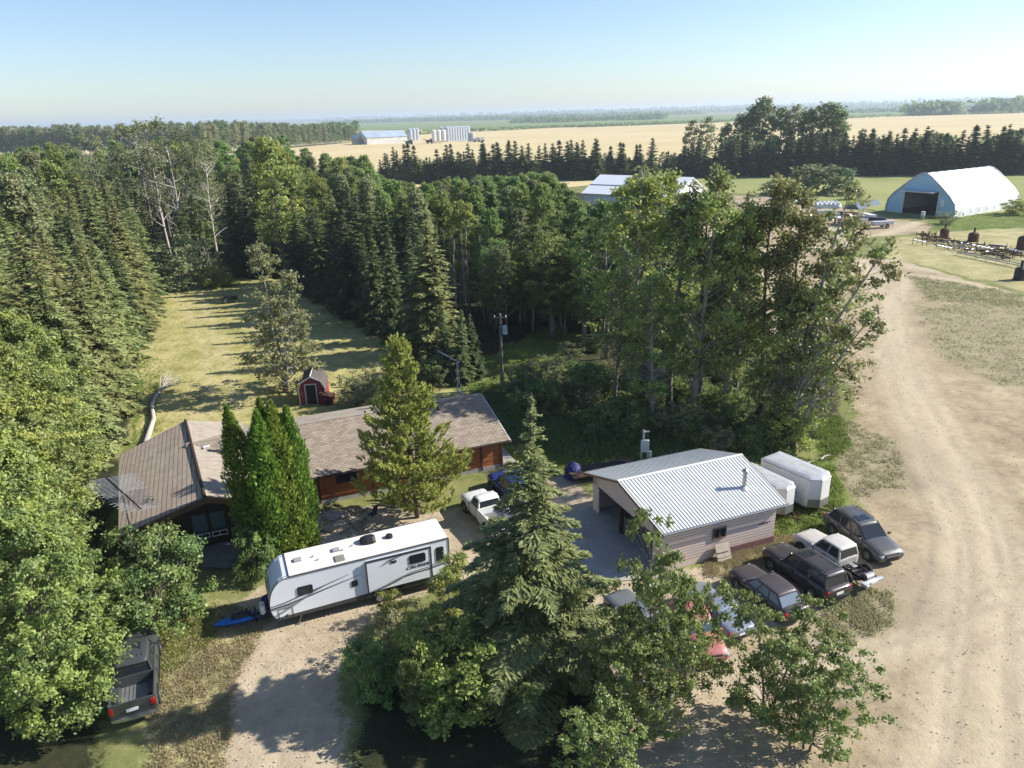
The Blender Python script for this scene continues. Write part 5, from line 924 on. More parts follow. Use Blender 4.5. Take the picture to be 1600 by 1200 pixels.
vehicle('pickup_truck', 'black crew cab pickup with a sunroof and tow mirrors at the lower left', 'pickup truck', (c2.x, c2.y, 0), th3, CHA, L=5.8, wb=3.6, fo=.95, W=2.02, cab=(1.25, -1.05, .72, -.88), hood=1.25, nose=1.10, belt=1.28, roofz=1.95, pill=(.1,), bed='bed', rw=.41, sunroof=True, ribs_=6, trim=CHROME)
c = g(1106, 1020, .6); vehicle('hatchback', 'faded red hatchback showing through the maple leaves at the bottom', 'car', (c.x - .1, c.y + 1.75, 0), rad(-82), REDP, L=4.3, wb=2.6, W=1.74, cab=(.85, -1.85, .25, -1.4), roofz=1.48, belt=.95, hood=.98, pill=(-.05, -.95), glass=GLASSB)
c = g(1128, 972); vehicle('sedan', 'pale silver blue car hidden under the maples beside the wagon', 'car', (c.x - .3, c.y + .3, 0), rad(113), GRYB, L=4.5, wb=2.7, W=1.78, cab=(.95, -1.5, .25, -.95), roofz=1.42, belt=.94, hood=.92, pill=(-.1,), glass=glassmat('pale_glass', (.16, .20, .24), .15))
c = g(998, 978); vehicle('sedan', 'dull grey car hidden under the leftmost maple by the concrete', 'car', (c.x, c.y, 0), rad(118), GRYD, L=4.6, wb=2.7, W=1.78, cab=(.95, -1.5, .25, -.95), roofz=1.42, belt=.94, hood=.92, pill=(-.1,))
# enclosed trailers
def cargo(label, loc, ang, Lb, W, zt, zb, flat=0.0):
    t = thing('cargo_trailer', label, 'trailer', loc, ang, 'enclosed trailers behind the garage'); w = W / 2   # x forwards to the vee nose
    pl = [(0, -w), (Lb, -w), (Lb + .55, -w * .45), (Lb + .55, w * .45), (Lb, w), (0, w)]
    mb = MB(); mb.loft([[(x, y, z) for x, y in pl] for z in (zb, zt)]); mb.build('body', WHT, t, bevel=.02)
    mb = MB(); k = len(pl); cr = []
    for f, dz in ((1.01, -.02), (1.0, .05), (.8, .13), (.4, .17)): cr.append([(Lb / 2 + (x - Lb / 2) * (1 + (f - 1) * .2), y * f, zt + dz) for x, y in pl])
    mb.loft(cr); mb.build('roof', METW, t, smooth=False)
    mb = MB(); mb.loft([[(x * 1.002 + .0, y * 1.012, z) for x, y in pl[1:5]] + [(x * .99, y * .97, z) for x, y in pl[1:5]][::-1] for z in (zb + .02, zb + .62)]); mb.build('stone_guard', METG, t)
    mb = MB(); mb.bbox((Lb - 1.0, -w - .015, zb + .12), (Lb - .2, -w + .01, zt - .2)); d_ = mb.build('door', WHT, t, bevel=.01); mb = MB(); mb.bbox((Lb - .98, -w - .04, 1.15), (Lb - .88, -w - .01, 1.3)); mb.build('handle', METG, d_)
    mb = MB(); mb.bbox((.05, -w - .02, zb - .06), (Lb, -w + .02, zb + .04)); mb.bbox((-.03, -w, zt - .07), (Lb, -w - .02, zt + .02)); mb.bbox((-.03, w, zt - .07), (Lb, w + .02, zt + .02)); mb.build('edge_trim', METG, t)
    for s in (-1, 1):
        mb = MB(); mb.tube([(Lb * .42, s * (w + .02), zb - .02 + 0), (Lb * .42, s * (w + .2), zb - .02)], .42, 12); mb.build('fender', METG, t); wheel(t, Lb * .42, s * (w + .1), .33, .2, METW, s)
    mb = MB()
    for s in (-1, 1): mb.tube([(Lb, s * w * .7, zb - .05), (Lb + 1.5, 0, zb - .05)], .05, 5)
    mb.tube([(Lb + 1.3, 0, .05), (Lb + 1.3, 0, .95)], .04, 6); mb.build('drawbar', RUST, t); return t
cargo('white cargo trailer standing clear to the right of the garage', (18.45, 47.75, 0), rad(-57), 4.0, 2.05, 2.5, .45)
cargo('white cargo trailer half hidden behind the garage roof', (16.1, 46.6, 0), rad(-59), 3.6, 1.75, 2.3, .5)

# travel trailer -----------------------------------------------------------
TO = g(450.7, 902.4, 3.1); TU = rad(22)
tt = thing('travel_trailer', 'long white travel trailer with dark swoosh stripes parked across the drive', 'travel trailer', (TO.x, TO.y, 0), TU)
TW = mat('gelcoat_white', (.83, .85, .87), c2=(.79, .81, .83), scale=.6, rough=.35, coat=.3); TR = mat('roof_membrane', (.74, .71, .64), c2=(.62, .585, .52), scale=1.1, rough=.7); TG = mat('grey_stripe', (.30, .31, .33), rough=.4, var=.05); TS = mat('charcoal_stripe', (.05, .05, .055), rough=.4, var=.05); TN = mat('front_cap_grey', (.42, .45, .47), rough=.35, var=.05)
WY = 2.44; LX = 8.95
prof = [(0, 3.13), (-.28, 3.07), (-.55, 2.93), (-.78, 2.72), (-.98, 2.42), (-1.10, 2.05), (-1.16, 1.7), (-1.16, 1.35), (-1.10, 1.05), (-.98, .80), (-.80, .60), (.0, .60), (LX, .62), (LX, 3.18)]
mb = MB(); mb.prism(prof, 'y', 0, WY); mb.build('body', TW, tt, bevel=.03)
mb = MB(); mb.prism([(0.02, 3.14), (LX - .02, 3.19), (LX - .02, 3.215), (0.02, 3.165)], 'y', .04, WY - .04); troof = mb.build('roof', TR, tt)
mb = MB(); mb.prism([(-.80, .58), (LX, .60), (LX, .96), (-.98, .76)], 'y', -.012, WY + .012); mb.build('skirt', mat('charcoal_skirt', (.07, .065, .062), rough=.5), tt)
def strip(pts, y, m, name, par=tt, th=.012, sgn=-1):
    """flat coloured band on the side, pts are (x, z, halfwidth)"""
    mb = MB(); L1 = [(x, z + h * 1.5) for x, z, h in pts]; L2 = [(x, z - h * 1.5) for x, z, h in pts][::-1]; mb.prism(L1 + L2, 'y', y, y + sgn * th); return mb.build(name, m, par)
S0 = -.13  # slide-out face
mb = MB(); mb.bbox((4.12, 0, .98), (7.80, S0, 2.94)); sl = mb.build('slide_out', TW, tt, bevel=.01)
mb = MB(); mb.bbox((4.06, -.10, 2.90), (7.86, -.155, 3.0)); mb.bbox((4.06, -.10, .96), (4.14, -.155, 2.9)); mb.bbox((7.78, -.10, .96), (7.86, -.155, 2.9)); mb.build('slide_frame', TS, sl)
for pts, m in ((((-1.13, 1.52, .012), (-.4, 1.60, .018), (.6, 1.82, .02), (1.8, 2.08, .02), (3.15, 2.40, .003)), TS), (((-1.14, 1.44, .008), (-.2, 1.52, .012), (1.2, 1.76, .012), (2.6, 2.02, .01), (3.85, 2.22, .003)), TG), (((-1.15, 1.37, .02), (-.2, 1.44, .02), (1.0, 1.66, .016), (2.4, 1.94, .008), (3.6, 2.16, .002)), TS), (((-1.15, 1.30, .02), (-.6, 1.31, .03), (.1, 1.38, .03)), TG), (((-1.0, .86, .05), (-.4, 1.12, .05), (.3, 1.44, .05), (1.2, 1.86, .03), (2.2, 2.2, .008)), TG), (((7.9, 1.67, .012), (8.94, 1.80, .014)), TS), (((7.9, 1.55, .03), (8.94, 1.70, .03)), TG), (((7.9, 1.47, .015), (8.94, 1.62, .015)), TS)):
    strip(pts, 0, m, 'stripe')
for pts, m in ((((4.2, 1.0, .01), (5.0, 1.16, .03), (5.9, 1.42, .045), (6.6, 1.60, .03), (7.2, 1.67, .02), (7.76, 1.70, .02)), TG), (((5.6, 1.28, .006), (6.2, 1.44, .02), (6.9, 1.52, .02), (7.76, 1.56, .025)), TS), (((4.2, .99, .005), (5.0, 1.08, .02), (5.7, 1.26, .02), (6.1, 1.38, .003)), TS), (((4.78, 2.42, .003), (5.35, 2.74, .03), (5.9, 2.90, .012)), TG), (((4.95, 2.47, .003), (5.5, 2.70, .02), (6.2, 2.90, .01)), TS)):
    strip(pts, S0, m, 'stripe', sl)
def twin(x0, x1, z0, z1, y=0, par=tt, split=1):
    mb = MB(); r = .07; q = [(x0 + r, z0), (x1 - r, z0), (x1, z0 + r), (x1, z1 - r), (x1 - r, z1), (x0 + r, z1), (x0, z1 - r), (x0, z0 + r)]; mb.prism(q, 'y', y, y - .03); f = mb.build('window', BLACK, par)
    mb = MB(); k = .035
    for i in range(split): a = z0 + (z1 - z0) * i / split; mb.bbox((x0 + k, y - .028, a + k), (x1 - k, y - .036, a + (z1 - z0) / split - k))
    mb.build('pane', GLASS, f)
twin(.33, 1.16, 1.83, 2.36); twin(8.16, 8.62, 1.82, 2.74, 0, tt, 2); twin(6.55, 7.5, 2.16, 2.72, S0, sl)
for x0, x1, z0, z1, y, par in ((3.24, 3.57, 1.54, 1.92, 0, tt), (8.53, 8.74, 1.10, 1.33, 0, tt), (5.5, 5.82, 2.52, 2.66, S0, sl)):
    mb = MB(); mb.bbox((x0, y, z0), (x1, y - .03, z1)); f = mb.build('hatch', BLACK, par, bevel=.01)
mb = MB(); bx_ = [(-.76, .68, .0, 1.25)]
for a, b in (((-.76, .66), (-.76, 1.27)), ((-.76, 1.27), (-.02, 1.24)), ((-.02, .66), (-.02, 1.24)), ((-.76, .66), (-.02, .66))): mb.tube([(a[0], -.012, a[1]), (b[0], -.012, b[1])], .014, 4)
hb = mb.build('storage_door', TS, tt); mb = MB(); mb.bbox((-.42, 0, .76), (-.30, -.03, .84)); mb.build('latch', BLACK, hb)
# front cap: grey band and window
mb = MB(); cp = prof[:10]
mb.loft([[(x - .012, y, z + .006) for x, z in cp] for y in (.14, .20)], False, False); mb.loft([[(x - .012, y, z + .006) for x, z in cp] for y in (WY - .20, WY - .14)], False, False); mb.build('cap_line', TG, tt)
mb = MB(); mb.loft([[(x - .014, y, z) for x, z in cp[4:8]] for y in (.5, WY - .5)], False, False); mb.build('front_cap_panel', TN, tt)
mb = MB(); mb.tube([(.02, .03, 3.15), (.02, WY - .03, 3.15)], .03, 6); mb.tube([(-.3, .35, 3.09), (-.3, WY - .35, 3.09)], .02, 6)
for y in (-.01, WY + .01): mb.tube([(.0, y, 3.12), (LX, y, 3.18)], .035, 6); mb.tube([(x, y, z) for x, z in prof[:10]], .02, 5)
mb.tube([(LX, 0, .9), (LX, 0, 3.18)], .03, 5); mb.tube([(LX, WY, .9), (LX, WY, 3.18)], .03, 5); mb.build('trim', TS, tt)
# roof fittings: x, across, size
def rbox(name, x, y, sx, sy, h, m, bev=.03): mb = MB(); z = 3.17 + x * .0056; mb.bbox((x - sx / 2, y - sy / 2, z), (x + sx / 2, y + sy / 2, z + h)); return mb.build(name, m, troof, bevel=bev)
mb = MB(); z = 3.2; mb.loft([[(x, y * k + 1.62, z + h) for y in (-.36, -.2, .2, .36)] + [] for x, k, h in ((4.2, .8, .02),)][:0] or [[(4.18 + .86 * f, 1.62 + .40 * math.cos(t) * kk, z + max(0, .36 * kk * math.sin(t))) for t in np.linspace(0, math.pi, 9)] for f, kk in ((0, .55), (.12, .85), (.4, 1), (.8, 1), (1, .75))]); mb.build('air_conditioner', BLACK, troof, smooth=False)
mb = MB(); mb.tube([(5.85, 1.5, 3.2), (5.85, 1.5, 3.36)], [.22, .19], 14); mb.tube([(5.85, 1.5, 3.36), (5.85, 1.5, 3.39)], [.1, .05], 10); mb.build('vent_cap', BLACK, troof)
rbox('roof_vent', .65, 1.36, .42, .36, .1, TG); rbox('roof_vent', 2.78, 1.45, .42, .36, .1, TG); rbox('skylight', 2.82, .52, .55, .62, .06, mat('smoked_dome', (.22, .22, .17), rough=.2))
for x, y in ((1.47, 1.33), (1.68, .9), (3.68, 1.5), (3.1, 1.28)): rbox('plumbing_vent', x, y, .12, .08, .08, TG, .01)
for x in (4.75, 5.62): wheel(tt, x, .14, .36, .22, CHROME, -1, 6)
for x in (4.75, 5.62): wheel(tt, x, WY - .14, .36, .22, CHROME, 1, 6)
mb = MB(); mb.bbox((4.25, -.015, .55), (6.1, .04, .86)); mb.build('wheel_arch', BLACK, tt, bevel=.01)
mb = MB()
for s in (-.55, .55): mb.tube([(-.7, WY / 2 + s, .52), (-2.0, WY / 2, .50)], .055, 6)
mb.tube([(-1.95, WY / 2, 0), (-1.95, WY / 2, 1.05)], .045, 8); mb.bbox((-1.95, WY / 2 - .1, .42), (-2.2, WY / 2 + .1, .56)); mb.build('drawbar', BLACK, tt)
for s in (-.17, .17): mb = MB(); mb.tube([(-1.55, WY / 2 + s, .55), (-1.55, WY / 2 + s, .62), (-1.55, WY / 2 + s, 1.0), (-1.55, WY / 2 + s, 1.08)], [.12, .155, .155, .07], 12); mb.build('propane_tank', WHITEP, tt, smooth=True)
for x in (.2, 8.2):
    mb = MB(); mb.tube([(x, .15, 0), (x + .25, .15, .6)], .03, 6); mb.bbox((x - .12, .05, 0), (x + .12, .25, .04)); mb.build('stabiliser', METG, tt)
for x in (-.3, 3.4): mb = MB(); mb.bbox((x, -.02, .84), (x + .1, -.03, .88)); mb.build('marker_lamp', AMB, tt)
mb = MB(); mb.bbox((8.4, -.014, .70), (8.97, -.03, .9)); mb.bbox((8.96, .1, .72), (8.985, .5, .95)); mb.build('taillight', TAILR, tt)
def letters(txt, name, par, loc, rot, size, m, shear=.3, wide=1.25):
    cu = bpy.data.curves.new('lettering', 'FONT'); cu.body = txt; cu.size = size; cu.shear = shear; cu.extrude = .006; cu.space_character = 1.12; cu.offset = .003
    o = bpy.data.objects.new('lettering_tmp', cu); COL.objects.link(o); dg_ = bpy.context.evaluated_depsgraph_get(); me = bpy.data.meshes.new_from_object(o.evaluated_get(dg_)); bpy.data.objects.remove(o)
    me.materials.clear(); me.materials.append(m); q = link(name, me, par); q.location = loc; q.rotation_euler = rot; q.scale = (wide, 1, 1); return q
letters('CRUISER', 'lettering', sl, (6.33, S0 - .012, 1.86), (rad(90), 0, 0), .26, TS)
letters('CRUISER', 'lettering', tt, (-1.19, 2.02, 1.92), (rad(82), 0, rad(-90)), .34, TS)
letters('T10-16001', 'house_lettering_tmp', gar, (0, 0, 0), (0, 0, 0), .1, BLACK) if False else None
# ------------------------------------------------------------------ small things
def pt(x, y, z=0): return g(x, y, z)
# utility pole
b = g(785, 606); up = thing('utility_pole', 'tall wooden utility pole with a grey transformer, behind the bungalow', 'utility pole', tuple(b)); hh = hat(b, 785, 490)
mb = MB(); mb.tube([(0, 0, 0), (0, 0, hh)], [.17, .12], 10); mb.build('pole', BARKG, up); mb = MB(); zt_ = hat(b, 785, 516); mb.tube([(.42, -.1, zt_ - .35), (.42, -.1, zt_ + .45)], .24, 12); mb.tube([(.42, -.1, zt_ + .45), (.42, -.1, zt_ + .55)], [.2, .05], 12); mb.build('transformer', mat('transformer_grey', (.42, .46, .52), rough=.5), up)
mb = MB(); mb.box((0, -.05, hh - .4), (1.3, .1, .1)); mb.build('crossarm', BARKG, up)
for x in (-.55, 0, .55): mb = MB(); mb.tube([(x, -.05, hh - .35), (x, -.05, hh - .15)], [.06, .04], 8); mb.build('insulator', WHITEP, up)
mb = MB(); mb.tube([(0, 0, 0), (0, 0, 1.7)], [.24, .19], 8); mb.build('pole_wrap', METG, up)
# meter post behind the garage
b = g(1007, 722); mp_ = thing('meter_post', 'white electrical meter post behind the garage', 'meter post', (b.x, b.y, 0))
for x in (-.28, .22): mb = MB(); mb.tube([(x, 0, 0), (x, 0, 1.6)], .05, 6); mb.build('leg', WHITEP, mp_)
mb = MB(); mb.bbox((-.34, -.12, .9), (.3, .12, 1.9)); mb.build('meter_box', WHITEP, mp_, bevel=.02); mb = MB(); mb.tube([(-.15, 0, 1.9), (-.15, 0, 2.75)], .1, 8); mb.tube([(-.15, 0, 2.6), (.3, 0, 2.62)], .07, 6); mb.build('lamp_head', METW, mp_)
mb = MB(); mb.tube([(.42, 0, .1), (.42, 0, .95)], .13, 10); mb.build('gas_cylinder', WHITEP, mp_)
# lattice aerial mast behind the house
b = g(718, 636); am = thing('antenna_mast', 'thin grey lattice aerial mast standing behind the bungalow roof', 'antenna', (b.x, b.y, 0)); top = hat(b, 711, 566)
mb = MB(); tr3 = [(.5 * math.cos(a), .5 * math.sin(a)) for a in (0, 2.09, 4.19)]
for x, y in tr3: mb.tube([(x * 1.3, y * 1.3, 0), (x * .25, y * .25, top * .55), (x * .12, y * .12, top)], .035, 5)
for k in range(9):
    z = top * .1 * k; f = 1.3 - 1.05 * min(1, k / 5.5)
    for i in range(3): a, c = tr3[i], tr3[(i + 1) % 3]; mb.tube([(a[0] * f, a[1] * f, z), (c[0] * f, c[1] * f, z + top * .08)], .018, 4)
mb.build('mast', METW, am); mb = MB(); mb.tube([(.2, 0, top), (-1.6, .5, top + .9)], .03, 5); mb.tube([(-.2, .1, top + .12), (-1.9, .6, top + 1.05)], .025, 5)
for k in range(6): q = Vector((.2, 0, top)).lerp(Vector((-1.6, .5, top + .9)), k / 5); mb.tube([(q.x - .1, q.y - .35, q.z), (q.x + .1, q.y + .35, q.z)], .014, 4)
mb.build('aerial', METW, am)
# big flat aerial beside the wing
ar = thing('rooftop_aerial', 'large many rod television aerial beside the brown wing roof', 'antenna', (-23.5, 38.2, 0), rad(-44)); mb = MB(); mb.tube([(0, 0, 0), (0, 0, 5.3)], .05, 8); mb.tube([(.5, .1, 3.6), (.5, .1, 5.2)], .025, 6); mb.build('mast', METW, ar)
c_ = g(190, 768, 5.3) ; ar.location = (c_.x, c_.y, 0)
mb = MB(); mb.tube([(-2.4, 0, 5.4), (2.9, 0, 5.2)], .045, 6); mb.build('boom', BLACK, ar)
mb = MB()
for k in range(30):
    x = -2.4 + k * .18; L = (1.75 - .03 * k) * (1 if k % 2 else .8); z = 5.4 - .04 * k / 4; a = rad(66)
    dx, dy = math.cos(a), math.sin(a); mb.tube([(x - dx * L, -dy * L, z), (x + dx * L, dy * L, z)], .014, 4)
mb.build('rod', METW, ar)
# fallen bleached tree on the lawn edge
ft = thing('fallen_tree', 'bleached fallen tree lying along the left lawn edge', 'fallen tree', (0, 0, 0)); pts = [(228, 692), (240, 655), (237, 634), (243, 618), (258, 604)]; P_ = [g(x, y, .25) for x, y in pts]
mb = MB(); mb.tube(P_, [.26, .22, .19, .15, .11], 8); tk = mb.build('trunk', DEADW, ft, smooth=True)
mb = MB(); Rf = np.random.default_rng(3); e = P_[-1]
for k in range(16):
    a = Rf.uniform(.1, 2.2); L = Rf.uniform(1.2, 3.4); s = e.lerp(P_[-2], Rf.uniform(0, .7)); d = Vector((math.cos(a) * L, math.sin(a) * L, Rf.uniform(.1, .9) * L * .5)); m_ = s + d * .5 + Vector((0, 0, .2)); mb.tube([s, m_, s + d], [.06, .035, .01], 5)
    for j in range(4): q = s + d * Rf.uniform(.4, 1); mb.tube([q, q + Vector((Rf.normal(0, .4), Rf.normal(.2, .4), Rf.uniform(0, .5)))], [.02, .006], 3)
mb.build('branch', DEADW, ft)
# kayak and clutter before the travel trailer
kk = thing('kayak', 'blue plastic kayak lying at the front of the travel trailer', 'kayak', (-15.3, 33.95, .05), rad(22)); mb = MB(); rings = []
for x, w_, h_ in ((-1.5, .02, .05), (-1.2, .2, .16), (-.7, .34, .26), (0, .38, .28), (.7, .34, .26), (1.2, .2, .18), (1.5, .02, .08)): rings.append([(x, w_ * math.cos(t), .18 + h_ * .7 * math.sin(t)) for t in np.linspace(0, 2 * math.pi, 13)[:-1]])
KB = mat('kayak_blue', (.02, .18, .55), c2=(.01, .10, .36), scale=2, rough=.35); mb.loft(rings); mb.build('hull', KB, kk, smooth=True, subd=1); mb = MB(); mb.tube([(-.5, 0, .36), (-.4, 0, .38), (.35, 0, .38)], [.16, .22, .2], 10); mb.bbox((-.55, -.2, .3), (.5, .2, .39)); mb.build('cockpit', BLACK, kk); mb = MB(); mb.bbox((.25, -.17, .36), (.35, .17, .66)); mb.build('seat', BLACK, kk, bevel=.03)
def blob(name, label, cat, p, sx, sy, sz, m, seed=0, group=None, n=14, rough_=.18):
    R = np.random.default_rng(seed); mb = MB(); rings = []
    for i in range(7):
        f = i / 6; z = sz * f; k = math.sqrt(max(.02, 1 - f ** 2.2)); rings.append([(sx * k * math.cos(t) * R.uniform(1 - rough_, 1 + rough_), sy * k * math.sin(t) * R.uniform(1 - rough_, 1 + rough_), z * R.uniform(.93, 1.05)) for t in np.linspace(0, 6.283, n + 1)[:-1]])
    mb.loft(rings); o = mb.build(name, m, loc=p, smooth=False); return tag(o, label, cat, group)
NAVY = mat('navy_tarp', (.02, .025, .12), rough=.5); GRYT = mat('grey_tarp', (.17, .17, .16), c2=(.09, .09, .085), scale=2, rough=.6, bump=.4)
blob('covered_cooker', 'navy cloth covered bundle on the trailer hitch', 'bundle', (-14.2, 35.1, 0), .42, .4, .95, NAVY, 1); blob('rain_tarp', 'wrinkled grey tarp spread under the wing windows', 'tarp', g(350, 868), 2.6, 1.3, .45, GRYT, 2, rough_=.3)
blob('wrapped_boat', 'pale crumpled plastic sheet at the foot of the cedars', 'plastic sheet', g(384, 858), .9, .45, .7, mat('pale_plastic', (.42, .42, .42), rough=.3), 3, rough_=.35)
blob('covered_quad', 'dark blue covered quad behind the garage corner', 'covered quad', (g(896, 744).x, g(896, 744).y, 0), .7, .8, 1.15, NAVY, 4)
o = thing('flat_deck', 'low flat deck trailer with a black mat behind the garage', 'trailer', (6.6, 50.3, 0), GU); mb = MB(); mb.bbox((-2.6, -.8, .55), (2.6, .8, .65)); mb.build('deck', FASC, o); mb = MB(); mb.bbox((-1.5, -.75, .655), (2.5, .75, .70)); mb.build('mat', BLACK, o)
for s in (-1, 1): wheel(o, -.2, s * .95, .3, .2, METW, s)
# folding chairs on the patio
def chair(label, p, rz, m):
    c = thing('folding_chair', label, 'folding chair', (p.x, p.y, 0), rz, 'folding chairs on the patio'); T = Matrix.Rotation
    mb = MB(); mb.box((0, 0, .42), (.5, .5, .04)); mb.build('seat', m, c, bevel=.01); mb = MB(); mb.box((-.32, 0, .82), (.05, .5, .8), tilt=T(rad(-14), 3, 'Y')); mb.build('backrest', m, c, bevel=.01)
    for x in (-.24, .24):
        for y in (-.25, .25): mb = MB(); mb.tube([(x, y, 0), (-x * .6, y, .62)], .016, 6); mb.build('leg', METG, c)
    for y in (-.28, .28): mb = MB(); mb.box((0, y, .62), (.46, .06, .03)); mb.build('armrest', BLACK, c)
NV2 = mat('dark_canvas', (.02, .022, .03), rough=.8)
chair('black folding chair nearest the travel trailer on the patio', g(582, 812), rad(150), NV2); chair('navy and white folding chair under the pine', g(615, 794), rad(200), mat('navy_canvas', (.03, .035, .09), rough=.8))
blob('fire_ring', 'pale stone ring and ash heap on the patio by the red wall', 'fire pit', g(520, 806), .9, .6, .25, mat('ash', (.42, .36, .31), c2=(.25, .2, .17), scale=6), 7, rough_=.3)
for k in range(26):
    R = np.random.default_rng(100 + k); p = g(R.uniform(495, 575), R.uniform(795, 835)); mb = MB(); mb.box((0, 0, .06), (R.uniform(.4, 1.2), .12, .08), rz=R.uniform(0, 3.1)); o = mb.build('firewood', mat('split_wood', (.42, .32, .22), c2=(.24, .17, .12), scale=5) if k == 0 else bpy.data.materials['split_wood'], loc=(p.x, p.y, 0)); tag(o, 'split firewood piece scattered on the patio before the red wall', 'firewood', 'scattered firewood on the patio')
# white barrel behind pine, satellite dish on roof
sdp = thing('satellite_dish', 'small white satellite dish behind the pine on the bungalow roof', 'satellite dish', tuple(g(620, 612, 4.4)), rad(-60)); mb = MB(); rings = [[(r_ * math.cos(t), -.25 + r_ * r_ * .6, .45 + r_ * math.sin(t)) for t in np.linspace(0, 6.283, 17)[:-1]] for r_ in (.02, .15, .3, .42)]; mb.loft(rings, True, False); mb.build('dish', WHITEP, sdp, smooth=True); mb = MB(); mb.tube([(0, 0, -.4), (0, -.2, .45)], .03, 6); mb.tube([(0, -.25, .45), (0, .25, .3)], .015, 5); mb.build('bracket', METG, sdp)
# black machine on the lawn, pond box
mc = thing('ride_on_mower', 'dark ride on machine parked at the far end of the lawn', 'mower', tuple(g(362, 472)), rad(20)); mb = MB(); mb.bbox((-1.4, -.5, .35), (-.2, .5, .8)); mb.bbox((-.2, -.45, .4), (.9, .45, .95)); mb.build('body', BLACK, mc, bevel=.08); mb = MB(); mb.bbox((-.9, -.3, .8), (-.4, .3, 1.0)); mb.bbox((-1.05, -.3, .9), (-.9, .3, 1.4)); mb.build('seat', BLACK, mc, bevel=.04); mb = MB(); mb.bbox((.2, .2, .95), (.6, .4, 1.0)); mb.build('hood_panel', METW, mc)
for x in (-.9, .7):
    for s in (-1, 1): wheel(mc, x, s * .55, .38 if x < 0 else .28, .25, METG, s)
bx = thing('garden_box', 'pale blue box on the lawn beneath the lone aspen', 'box', tuple(g(448, 585)), .2); mb = MB(); mb.bbox((-.6, -.4, 0), (.6, .4, .6)); mb.build('body', mat('pale_blue', (.45, .55, .60)), bx, bevel=.03); mb = MB(); mb.bbox((-.64, -.44, .6), (.64, .44, .68)); mb.build('lid', METW, bx, bevel=.02)
# rusty tanks with chimneys on the grass
for x, y, yt, l_, rr in ((1475, 369.5, 350, 'rusty upright tank with a stub pipe, farthest left of the four', .85), (1520, 377, 356, 'rusty round shouldered tank in the middle of the field', .95), (1597, 389, 358, 'tall rusty tank by the right edge of the picture', 1.0), (1592, 437, 407, 'dark tank nearest of the four, at the right edge', .8)):
    b = g(x, y); h = hat(b, x, yt); t = thing('rusty_tank', l_, 'tank', (b.x, b.y, 0), 0, 'rusty tanks on the grass'); m_ = RUST if y < 430 else BLACK
    mb = MB(); mb.tube([(0, 0, 0), (0, 0, h * .55), (0, 0, h * .63), (0, 0, h * .66)], [rr, rr, rr * .7, rr * .3], 14); mb.build('tank', m_, t, smooth=False); mb = MB(); mb.tube([(0, 0, h * .6), (0, 0, h)], .2, 8); mb.build('chimney', m_, t); mb = MB(); mb.tube([(0, 0, .0), (0, 0, .12)], rr * 1.12, 14); mb.build('base', m_, t)
# steel scrap rows
Rs = np.random.default_rng(8)
for k in range(34):
    f = k / 33; bx_, by_ = 1440 + 160 * f + Rs.uniform(-10, 10), 374 + 30 * f + Rs.uniform(-7, 9); b = g(bx_, by_); L = Rs.uniform(1.6, 4.5); mb = MB(); a = rad(-70) + Rs.normal(0, .35); h0 = Rs.uniform(.3, .9)
    o = thing('implement_frame', 'rusty implement frame in the scrap row below the blue fronted hall', 'scrap metal', (b.x, b.y, 0), a, 'scrap row on the grass')
    for s in (-1, 1): mb.tube([(-L / 2, s * .5, h0), (L / 2, s * .5, h0 + Rs.uniform(-.1, .2))], .07, 4)
    for x in np.linspace(-L / 2, L / 2, 5): mb.tube([(x, -.5, h0), (x, .5, h0)], .05, 4)
    mb.build('frame', random.choice([RUST, RUST, BLACK, METG]), o); mb = MB()
    for x in (-L / 2, L / 2):
        for s in (-1, 1): mb.tube([(x, s * .5, 0), (x, s * .5, h0 + Rs.uniform(0, .7))], .05, 4)
    mb.build('leg', RUST, o).name = 'legs'
for x, y, yt in ((1441, 375, 362), (1450, 374, 362), (1460, 373, 364), (1469, 372, 366)): b = g(x, y); mb = MB(); mb.tube([(0, 0, 0), (0, 0, hat(b, x, yt))], .12, 6); mb.box((0, 0, hat(b, x, yt)), (.5, .3, .06)); o = mb.build('steel_post', RUST, loc=tuple(b)); tag(o, 'upright rusty steel post at the left end of the scrap row', 'post', 'rusty posts at the scrap row')
mb = MB(); a = g(1495, 398); c = g(1625, 425)
for k in range(9): p = a.lerp(c, k / 8); mb.tube([(p.x, p.y, 0), (p.x, p.y, .7)], .06, 5)
for z in (.35, .68): mb.tube([(a.x, a.y, z), (c.x, c.y, z)], .08, 6)
simple('pipe_rail', 'long pale pipe lying on stands below the scrap row', 'pipe rail', mb, METG)
blob('concrete_slab', 'pale slab lying on the grass right of the middle tank', 'slab', g(1561, 384), 1.7, .9, .3, CONC, 9)
# things round the blue fronted hall
tr = thing('tractor', 'orange tractor seen through the leaning tree tops', 'tractor', tuple(g(1322, 352)), rad(200)); OR = mat('faded_orange', (.55, .16, .07), rough=.6)
mb = MB(); mb.bbox((.2, -.5, .9), (2.0, .5, 1.7)); mb.bbox((-1.0, -.6, .8), (.3, .6, 1.3)); mb.build('body', OR, tr, bevel=.08); mb = MB(); mb.bbox((-1.0, -.65, 1.3), (.2, .65, 2.5)); mb.build('cab', GLASS, tr); mb = MB(); mb.bbox((-1.1, -.75, 2.5), (.3, .75, 2.65)); mb.build('cab_roof', OR, tr, bevel=.04); mb = MB(); mb.tube([(1.3, .3, 1.7), (1.3, .3, 2.6)], .06, 6); mb.build('exhaust', BLACK, tr)
for x, r_, y in ((-.7, .85, .85), (1.5, .55, .7)):
    for s in (-1, 1): wheel(tr, x, s * y, r_, .4, OR, s)
BAG = mat('white_bag', (.72, .73, .75), c2=(.5, .5, .5), scale=1.5, rough=.6)
